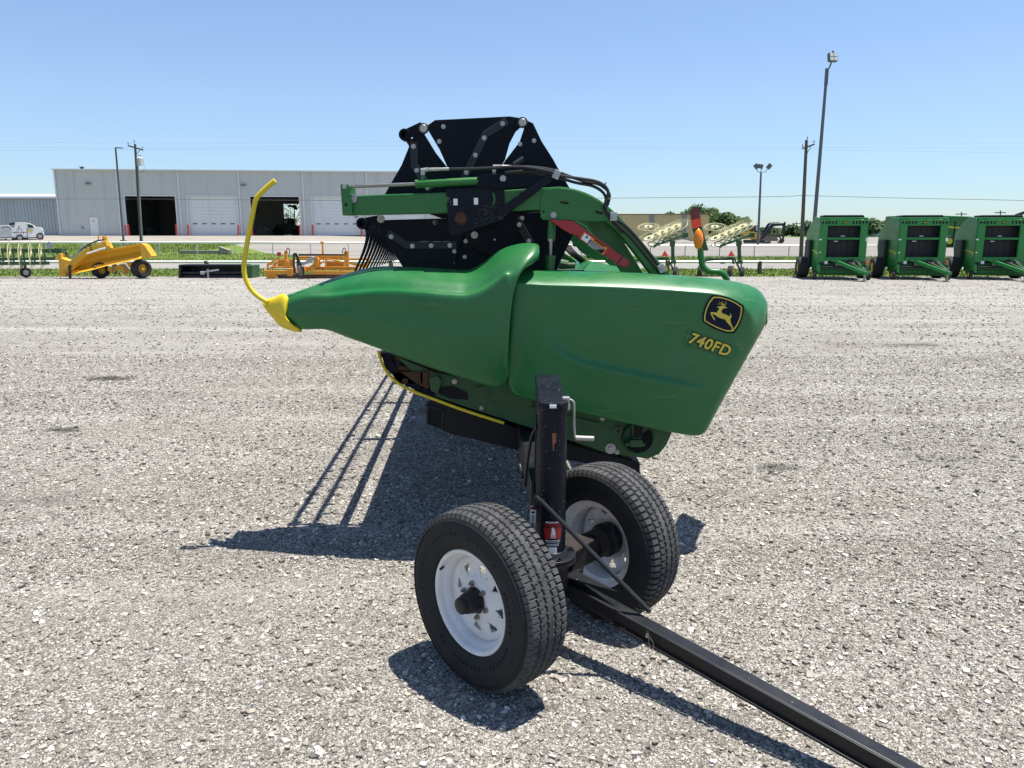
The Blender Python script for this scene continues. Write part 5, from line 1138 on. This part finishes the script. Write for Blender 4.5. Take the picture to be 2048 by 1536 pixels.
def folded(dx,dy,label,Y,s=1.0,withframe=True):
    K=lambda pts:[(x+dx,y+dy) for x,y in zp(pts,1240,380,4.876)]
    o=empty('wheel_rake',P(*K([(1130,820)])[0],Y),0,label,'hay rake','hay wheel rakes')
    q=lambda x,y,yy=0:P(*K([(x,y)])[0],Y+yy)
    # row of overlapping wheels, seen at a slant
    for i in range(5):
        t=i/4; rake_wheel(q(930+265*t,470-115*t,.35*i),(-.42,-.36,.83),.62,o,36)
    rake_wheel(q(925,360,.8),(-.12,-.36,.93),.50,o,36)
    for i in range(5):
        m=MB(); t=i/4; b=q(985+240*t,560-110*t,.2*i); m.tube(curve3([q(920+215*t,535-100*t,.2*i),q(925+220*t,515-100*t,.2*i),q(960+235*t,500-95*t,.2*i),q(1030+215*t,480-80*t,.2*i)],4),.022,6); m.tube([q(920+215*t,535-100*t,.2*i),b],.022,6); m.tube([q(1010+190*t,440-70*t,.3*i),q(1050+190*t,470-60*t,.3*i),b],.025,6); m.build('wheel_arm',M['green_dk'],o,smooth=True)

    m=MB(); m.bar(q(980,545,.1),q(1290,432,.6),.09,.09); m.bar(q(1160,480,.3),q(1165,690,.3),.13,.13,up=(0,1,0)); m.box(q(1160,520,.3),(.2,.2,.25)); m.box(q(1285,440,.6),(.22,.15,.2)); m.tube([q(925,365,.7),q(990,430,.7)],.02,6); m.box(q(935,440,.7),(.22,.15,.2)); m.bar(q(880,460,.7),q(950,440,.7),.06,.06)
    m.build('mast',M['green_dk'],o,bevel=.01)
    m=MB(); m.bar(q(770,690,.3),q(1100,665,.3),.09,.10); m.bar(q(840,665,.1),q(1060,680,.1),.05,.05); m.bar(q(1090,650),q(1110,720),.09,.09); m.bar(q(1110,655),q(1175,790),.07,.07); m.bar(q(1180,690),q(1185,800),.05,.05); m.box(q(1170,700),(.2,.2,.16)); m.box(q(1000,712),(.16,.14,.06)); m.bar(q(780,680,.3),q(785,780,.3),.06,.06)
    m.build('chassis',M['green_dk'],o,bevel=.008)
    m=MB(); m.bar(q(1100,740),q(1105,800),.06,.08); m.build('yellow_bracket',M['decal_y'],o)
    for x,y,yy in((780,800,.3),(1070,805,0),(1190,815,0)): tyre_s(q(x,y,yy),(1,-.35,0),.285,.16,o)
    m=MB(); m.add([q(1052,645,-.1),q(1120,645,-.1),q(1086,588,-.1),q(1052,645,-.08),q(1120,645,-.08),q(1086,588,-.08)],[(0,1,2),(5,4,3),(0,3,4,1),(1,4,5,2),(2,5,3,0)]); m.build('slow_vehicle_sign',M['orange_r'],o)
    m=MB(); m.cyl(q(1180,800,-.3),q(1182,870,-.3),.02,n=6); m.build('jack_stand',M['blk'],o)
    return o
folded(0,0,'folded green hay rake with tilted cream finger wheels right of the amber marker lamp',33.2)
folded(-133,0,'folded green hay rake half hidden behind the green header arm',33.2)
# =================== excavator ===================
ey=104; EX=empty('mini_excavator',P(1530,486,ey),0,'small yellow and black tracked excavator standing in the far gravel yard','excavator')
E=lambda pts:zp(pts,1240,380,4.876)
def ep(pts,name,mat,Y=ey,th=1.0,bv=.03,parent=None):
    m=MB(); m.pp(E(pts),Y,th); return m.build(name,M[mat],parent or EX,bevel=bv)
ep([(1215,485),(1400,488),(1415,500),(1410,518),(1220,518),(1208,500)],'track','blk',ey-.3,.5); ep([(1215,485),(1400,488),(1415,500),(1410,518),(1220,518),(1208,500)],'track','blk',ey+1.2,.5)
ep([(1225,408),(1300,405),(1362,420),(1372,450),(1365,478),(1245,478),(1225,440)],'body','cat',ey-.2,1.8)
cb_=ep([(1280,345),(1355,342),(1362,355),(1362,420),(1300,405),(1278,400)],'cab','blk',ey-.1,1.1); ep([(1286,352),(1322,350),(1322,395),(1286,393)],'cab_window','glass',ey-.15,.04,0,cb_); ep([(1328,350),(1350,350),(1352,400),(1328,398)],'cab_window','lens',ey-.15,.04,0,cb_)
ep([(1366,474),(1392,436),(1480,326),(1600,322),(1606,346),(1505,354),(1432,434),(1410,466),(1385,484)],'boom','blk',ey-.3,.3); ep([(1370,440),(1440,330),(1460,318),(1555,312),(1555,318),(1470,325),(1390,440)],'boom_cylinder','blk',ey+.5,.12,0)
ep([(1598,330),(1608,308),(1620,318),(1616,340),(1605,420),(1600,480),(1585,480),(1590,420),(1588,345)],'stick','blk',ey-.3,.25); bk=ep([(1575,475),(1600,475),(1605,500),(1585,520),(1540,515),(1560,500)],'bucket','blk',ey+.3,.6)
ep([(1400,495),(1440,505),(1470,498),(1470,520),(1440,520),(1400,512)],'dozer_blade','blk',ey+.1,1.2); ep([(1540,430),(1560,450),(1580,480),(1572,484),(1548,455)],'linkage','blk',ey+.45,.15,0)
EL=empty('lumber_stack',P(1530,484,112),0,'brown stack of boards behind the excavator','lumber stack'); 
m=MB()
for k in range(6): m.box(P(1528+k%2,481-k*2.3,112),(3.6-.1*(k%3),1.2,.15))
m.build('boards',M['wood'],EL)
# =================== tan building ===================
c=P(1415,486,122); TB=empty('tan_metal_building',(c.x,122,zt(c.x,122)-.1),0,'long low tan ribbed metal building behind the hay rakes','building')
zt0=TB.location.z; hT=P(1400,428,122).z-zt0; wid=P(1415,450,122).x-P(1000,450,122).x
m=LB(); m.box((-wid/2,6,hT/2),(wid,12,hT))
xx=0
while xx<wid: m.box((-xx,-.03,hT/2),(.09,.06,hT-.25)); xx+=.42
m.build('wall',M['tan'],TB)
m=LB(); m.prism([(.2,-.2,hT),(.2,6,hT+.2),(.2,12.2,hT),(.2,12.2,hT-.1),(.2,-.2,hT-.1)],(-wid-.4,0,0)); m.build('roof',M['wood'],TB)
for px in(1190,1303,1368,):
    m=LB(); u=P(px,450,122).x-c.x; m.box((u,-.10,hT/2),(.75,.12,hT-.1)); m.build('panel_strip',M['grey'],TB)
dm=empty('spoil_heap',P(1290,480,112),0,'low heap of pale dirt in front of the tan building','dirt heap')
m=MB(); vs=[];fs=[]
for i in range(25):
    for j in range(7):
        x=(i-12)*.7; y=(j-3)*.8; h=max(0,.65*(1-(x/9)**2)*(1-(y/2.6)**2))*(.6+.4*math.sin(i*1.9)*math.cos(i*.7)); b=P(1315,480,112); vs.append((b.x+x,112+y,zt(b.x+x,112+y)-.02+h))
for i in range(24):
    for j in range(6): fs.append((i*7+j,(i+1)*7+j,(i+1)*7+j+1,i*7+j+1))
m.v=vs;m.f=fs;m.m=[0]*len(fs); m.build('dirt',M['gravel_far'],dm,smooth=True)
# far low blue shed
FB=empty('far_blue_shed',P(1745,478,260),0,'low pale blue shed far away between the first two balers','shed'); FB.location.z=zt(FB.location.x,260)
m=LB(); a=P(1712,470,260).x-FB.location.x; b=P(1775,470,260).x-FB.location.x; m.box(((a+b)/2,3,1.1),(b-a,6,2.2)); m.build('wall',M['siding2'],FB)
m=LB(); m.prism([(a-.3,-.3,2.1),(a-.3,3,3.0),(a-.3,6.3,2.1)],(b-a+.6,0,0)); m.build('roof',M['trim'],FB)
# =================== round balers ===================
M['belt']=plain('belt_black',(.008,.009,.012),.6)
def make_baler():
    o=empty('round_baler',(0,0,0))
    W=.90; Hh=2.50
    m=LB()  # body: side profile extruded in x.  front is -y
    prof=[(0,.55),(0,2.38),(.25,Hh),(1.1,Hh+.05),(1.9,Hh-.25),(2.6,1.9),(2.7,1.3),(2.3,.6),(1.2,.45)]
    for sx in(-1,1):
        m=LB(); m.prism([(sx*(W+.02)-(.05 if sx>0 else 0),y,z) for y,z in prof],(.05,0,0)); m.build('side_panel',M['green_new'],o,bevel=.02)
    m=LB(); m.prism([(-W+.05,y,z) for y,z in [(.35,.6),(.35,2.3),(.5,Hh-.06),(1.1,Hh-.02),(1.9,Hh-.32),(2.5,1.85),(2.6,1.3),(2.2,.66),(1.2,.55)]],(2*W-.1,0,0)); m.build('bale_chamber',M['belt'],o)
    m=LB(); zf=[(-W,-W+.28),(W-.28,W)]
    for a,b in zf: m.box(((a+b)/2,-.02,1.55),(b-a,.14,1.70))
    m.box((0,-.02,2.29),(2*W-.56,.14,.24)); m.box((0,-.03,1.66),(2*W-.56,.10,.09)); m.box((0,-.05,.84),(2*W-.56,.18,.16)); m.box((0,.15,2.46),(2*W,.35,.07)); m.build('front_frame',M['green_new'],o,bevel=.02)
    m=LB()
    for sx in(-1,1):
        for k in range(5): m.prism([(sx*(.30+.125*k),-.092,2.24),(sx*(.36+.125*k),-.092,2.24),(sx*(.36+.125*k)-.02*sx,-.092,2.37),(sx*(.30+.125*k)-.02*sx,-.092,2.37)],(0,.004,0))
    m.build('vent_slots',M['void'],o)
    m=LB(); m.box((0,-.094,2.30),(.13,.006,.12)); em=m.build('emblem',M['decal_k'],o); m=LB(); m.prism([(-.045,-.099,2.31),(-.01,-.099,2.32),(.0,-.099,2.35),(.015,-.099,2.31),(.05,-.099,2.29),(.05,-.099,2.25),(.02,-.099,2.28),(-.03,-.099,2.28)],(0,.002,0)); m.build('deer_mark',M['decal_y'],em)
    m=LB()
    for k in range(6): m.box((-.62+.25*k,.33,1.98),(.235,.03,.52)); m.box((-.62+.25*k,.33,1.22),(.235,.03,.70))
    m.build('belts',M['belt'],o)
    for (x,z) in((.05,1.76),(-.2,1.55)):
        m=LB(); m.box((x,.30,z),(.15,.01,.035)); m.build('white_label',M['whitep'],o)
    for (x,z,w_,h_) in((.88,1.62,.09,.14),(-.88,1.62,.10,.05),(-.86,1.1,.06,.05),(-.60,.70,.12,.12),(.45,.70,.12,.12)):
        m=LB(); m.box((x,-.096,z),(w_,.008,h_)); m.build('white_label',M['whitep'],o)
    m=LB(); m.box((0,.6,Hh+.05),(1.5,.9,.10)); m.box((0,.25,Hh+.03),(1.6,.06,.10)); m.build('top_hood',M['black'],o,bevel=.03)
    m=LB(); m.prism([(-W-.025,.05,1.08),(-W-.025,.05,1.00),(-W-.025,.5,1.10),(-W-.025,1.3,1.17),(-W-.025,1.3,1.20),(-W-.025,.5,1.16)],(.004,0,0)); m.build('side_stripe',M['decal_y'],o)
    m=LB(); m.box((-W-.10,1.6,1.0),(.14,.9,1.2)); m.build('fender',M['strip'],o,bevel=.05)
    m=LB(); m.box((.98,-.06,.62),(.10,.05,.34)); m.build('amber_reflector',M['orange_l'],o)
    # lower front
    m=LB(); m.prism([(-W+.02,y,z) for y,z in[(0,.75),(.0,.5),(.5,.25),(1.2,.3),(1.2,.7)]],(.05,0,0)); m.prism([(W-.08,y,z) for y,z in[(0,.75),(.0,.5),(.5,.25),(1.2,.3),(1.2,.7)]],(.05,0,0)); m.box((0,.3,.62),(2*W-.2,.08,.1)); m.box((0,1.1,.48),(2*W-.2,.05,.6)); m.box((-.9,-.15,.45),(.10,.3,.30)); m.box((.95,-.15,.45),(.10,.3,.30)); m.build('lower_frame',M['green_new'],o,bevel=.01)
    m=LB(); m.cyl((-.85,-.05,.33),(.85,-.05,.33),.11,n=16); m.cyl((-.8,-.18,.47),(.8,-.18,.47),.03,n=8); pk=m.build('pickup',M['green_dk'],o)
    m=LB()
    for k in range(26): m.box((-.82+.065*k,-.05,.33),(.018,.29,.29))
    m.build('pickup_bands',M['green_new'],pk)
    m=LB(); m.cyl((-.75,-.22,.50),(.75,-.22,.50),.035,n=10); m.build('roller',M['strip'],o,smooth=True)
    # tongue
    m=LB(); m.bar((-.30,-.05,.78),(.56,-1.35,.34),.10,.13); m.bar((.6,-.05,.72),(.60,-1.35,.36),.09,.10); m.box((.58,-1.42,.33),(.16,.28,.12)); m.box((-.30,-.10,.80),(.30,.2,.10)); m.build('tongue',M['green_new'],o,bevel=.01)
    m=LB(); m.cyl((.25,-.2,.70),(.58,-1.3,.40),.055,n=10); m.box((-.55,-.12,.52),(.45,.10,.06)); m.box((.05,.10,.60),(.5,.12,.10)); m.build('drive_shaft',M['chrome'],o,smooth=True)
    m=LB(); m.cyl((.60,-1.3,.55),(.60,-1.3,.02),.04,n=8); m.box((.6,-1.3,.015),(.2,.2,.03)); m.build('jack_stand',M['galv'],o)
    m=LB()
    for k in range(4): m.tube(curve3([(.2+.05*k,-.1,.75),(.35+.08*k,-.4,.85-.06*k),(.55+.03*k,-.9,.62+.05*k),(.62,-1.4,.50)],4),.014,5)
    m.box((.15,-.12,.68),(.3,.12,.2)); m.build('hydraulic_hoses',M['hose'],o,smooth=True)
    def tw(x,y,r,w_,rim,name):
        m=LB(); m.lathe([(r*.5,-w_*.45),(r*.8,-w_*.52),(r*.95,-w_*.42),(r,-w_*.2),(r,w_*.2),(r*.95,w_*.42),(r*.8,w_*.52),(r*.5,w_*.45)],(x,y,r),(1,0,0),32); t=m.build(name,M['tyre'],o,smooth=True)
        m=LB(); m.cyl((x-w_*.40,y,r),(x+w_*.40,y,r),r*.52,n=20); m.cyl((x-w_*.46,y,r),(x+w_*.46,y,r),r*.18,n=10); m.build('rim',M['decal_y'],t,smooth=True)
    tw(-1.22,1.5,.44,.44,1,'wheel'); tw(1.22,1.5,.44,.44,1,'wheel'); tw(-1.04,-.15,.19,.13,1,'gauge_wheel'); tw(1.04,-.15,.19,.13,1,'gauge_wheel')
    return o
bl=make_baler()
for i,(px,py,lb) in enumerate(((1682,556,'leftmost green round baler, standing in front of the tall light pole'),(1840,554,'middle of the three green round balers, parked left of the green combine'),(1996,554,'rightmost green round baler, cut by the right frame edge'))):
    b=bl if i==0 else copy_tree(bl); p=onz(px,py,0); s=32.0
    b.location=(P(px,py,30.6).x,30.7,0); b.scale=(.975,.975,.965); b.rotation_euler.z=R((-10,-9,-13)[i]); tag(b,lb,'baler','green round balers in a row')
# green combine behind balers
CB=empty('combine_harvester',P(1920,492,60),0,'green combine with a yellow stripe and yellow front wheel, mostly hidden behind the balers','combine'); cy_=57
K7=lambda pts:zp(pts,1560,400,4.197)
m=MB(); m.pp(K7([(1030,130),(1300,128),(1600,138),(1720,160),(1720,380),(1480,385),(1440,310),(1375,300),(1370,380),(1000,380)]),cy_,2.6); cbb=m.build('body',M['green'],CB,bevel=.05)
m=MB(); m.pp(K7([(1370,215),(1535,230),(1535,243),(1370,230)]),cy_-.03,.05); m.build('stripe',M['decal_y'],cbb)
m=MB(); m.pp(K7([(1470,180),(1478,180),(1462,310),(1454,310)]),cy_-.03,.05); m.build('panel_seam',M['void'],cbb)
c=P(*K7([(1405,345)])[0],cy_-.3); r_=42/4.197/F*cy_; m=MB(); m.lathe([(r_*.6,-.3),(r_*.9,-.32),(r_,-.2),(r_,.2),(r_*.9,.3),(r_*.6,.3)],c,(0,-1,0),28); tw_=m.build('wheel',M['tyre'],CB,smooth=True)
m=MB(); m.cyl(c+Vector((0,-.28,0)),c+Vector((0,.2,0)),r_*.62,n=20); m.build('rim',M['decal_y'],tw_)
m=MB(); m.ppbar(K7([(1980,130)])[0],K7([(2080,95)])[0],cy_+1,.15,.2); m.build('auger_spout',M['blk'],CB)
m=MB(); m.pp(K7([(1440,310),(1530,310),(1530,385),(1470,385)]),cy_-.1,.4); m.build('axle_housing',M['green_dk'],CB)
c=P(*K7([(1500,392)])[0],cy_); m=MB(); m.pp(K7([(1000,385),(1540,385),(1540,400),(1000,400)]),cy_,1.2)
m.build('lower_frame',M['green_dk'],CB)
c2=P(*K7([(1560,360)])[0],cy_-.2); m=MB(); m.cyl(c2,c2+Vector((0,.4,0)),r_*.8,n=20); m.build('rear_wheel',M['tyre'],CB)
# white car roof / pipe glimpsed between balers
# =================== trees ===================
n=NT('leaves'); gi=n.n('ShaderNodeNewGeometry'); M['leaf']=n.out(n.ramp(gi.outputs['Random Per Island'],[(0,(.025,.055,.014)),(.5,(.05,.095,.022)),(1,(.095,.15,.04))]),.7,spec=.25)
n=NT('leaves_far'); gi=n.n('ShaderNodeNewGeometry'); M['leaf_far']=n.out(n.ramp(gi.outputs['Random Per Island'],[(0,(.045,.075,.035)),(.5,(.07,.11,.05)),(1,(.11,.15,.07))]),.8,spec=.1)  # paler than the nearer leaves: distance haze put into the colour
M['bark']=plain('bark',(.09,.07,.055),.9)
def tree(x,y,h,w_,label,N=2600,group='trees on the horizon',ls=.30,base=None):
    z0=zt(x,y); o=empty('tree',(x,y,z0),0,label,'tree',group)
    m=LB(); m.tube([(0,0,-.2),(.1,0,h*.25),(0,.1,h*.5),(.1,0,h*.8)],.2,8,rs=[h*.035,h*.028,h*.02,h*.008])
    cl=[]
    for i in range(16):
        a=random.uniform(0,6.283); q=random.random()**.5; zz=random.uniform(.22,.92); rad=math.sin(math.pi*min(1,(zz-.05)*1.02))**.6
        c=Vector((math.cos(a)*q*w_*.42*rad,math.sin(a)*q*w_*.42*rad,h*zz)); cl.append((c,random.uniform(.13,.24)*w_)); 
        if i<7: m.tube([(0,0,h*.3),c*.6+Vector((0,0,h*.1)),c],.1,5,rs=[h*.015,h*.01,h*.004])
    m.build('trunk',M['bark'],o)
    vs=[];fs=[]
    for i in range(N):
        c,r=random.choice(cl); d=Vector((random.gauss(0,1),random.gauss(0,1),random.gauss(0,1))).normalized()*r*random.uniform(.55,1.1); p=c+Vector((d.x,d.y,d.z*.8))
        if p.z<h*.10: continue
        u=Vector((random.gauss(0,1),random.gauss(0,1),random.gauss(0,1))).normalized(); v=u.orthogonal().normalized(); s=ls*random.uniform(.6,1.4)
        b=len(vs); vs+=[p+u*s,p+v*s*.7,p-u*s,p-v*s*.7]; fs.append((b,b+1,b+2,b+3))
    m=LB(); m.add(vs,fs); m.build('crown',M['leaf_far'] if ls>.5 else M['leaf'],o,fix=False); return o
def tpx(px,ybase,ytop,Y,wpx,label,**k):
    p=P(px,ybase,Y); t=P(px,ytop,Y); z=zt(p.x,Y); h=t.z-z; tree(p.x,Y,h,wpx/F*Y*1.15,label,**k)
tpx(1395,486,418,150,62,'dense green tree behind the tan building roof, next to the amber marker',ls=.32)
tpx(1432,486,424,152,60,'broad green tree at the right end of the tan building',ls=.32)
tpx(1462,486,434,156,50,'shorter green tree sloping down behind the excavator cab side',ls=.32)
tpx(1378,486,421,158,40,'leafy tree between the marker panel and the tan roof end',ls=.32)
tpx(1412,486,417,158,56,'tallest dense tree behind the tan building',ls=.32)
tpx(1448,486,428,158,56,'dense tree just right of the tan building end',ls=.32)
tpx(1480,486,440,160,44,'lowest tree at the right end of the grove above the hay rake',ls=.3)
tpx(1340,486,424,165,36,'treetop poking above the middle of the tan roof',ls=.3)
tpx(1365,486,423,160,30,'small treetop just left of the tall marker panel',ls=.3)
for i,(px,yt,w_,Y) in enumerate(((1498,458,30,330),(1522,456,34,330),(1548,460,34,340),(1578,452,36,320),(1600,455,34,340),(1618,447,34,300),(1640,452,40,310),(1735,443,44,260),(1762,444,36,280),(1712,455,30,330),(1790,452,40,300),(1830,455,40,330),(1890,455,44,330),(1940,458,44,330),(2040,455,44,330),(1300,470,30,300))):
    lb=['far dark tree left of the excavator boom','far dark tree under the excavator boom','far tree between excavator boom and stick','far round tree right of the excavator bucket','far tree left of the right utility pole','far tree right of the right utility pole','far tree against the left side of the first baler','round far tree between the first and second balers','far tree touching the left side of the second baler','low far tree just right of the first baler','far tree behind the second baler','far tree behind the top of the second baler','far tree behind the combine','far tree right of the combine stripe','far tree behind the third baler','small far tree by the left hay rake'][i]
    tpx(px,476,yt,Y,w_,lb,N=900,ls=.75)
tr=tree(P(590,460,150).x,150,7.5,7,'thin tree seen through the rear doorway of the shop',N=500,ls=.16)
# far wooded skyline
m=MB(); vs=[];fs=[]
for i in range(16000):
    x=random.uniform(-700,900); y=random.uniform(560,700); h=6.5+2.0*math.sin(x*.021)+1.3*math.sin(x*.057+1); z=zt(x,y)+h*random.random()**.7
    u=Vector((random.gauss(0,1),random.gauss(0,1),random.gauss(0,1))).normalized(); v=u.orthogonal().normalized(); s=random.uniform(.8,2.0); b=len(vs); p=Vector((x,y,z)); vs+=[p+u*s,p+v*s*.8,p-u*s,p-v*s*.8]; fs.append((b,b+1,b+2,b+3))
m.add(vs,fs); tag(m.build('distant_woods',M['leaf'],None,loc=(0,600,0),fix=False),'low band of far woods along the horizon','woods',kind='stuff')
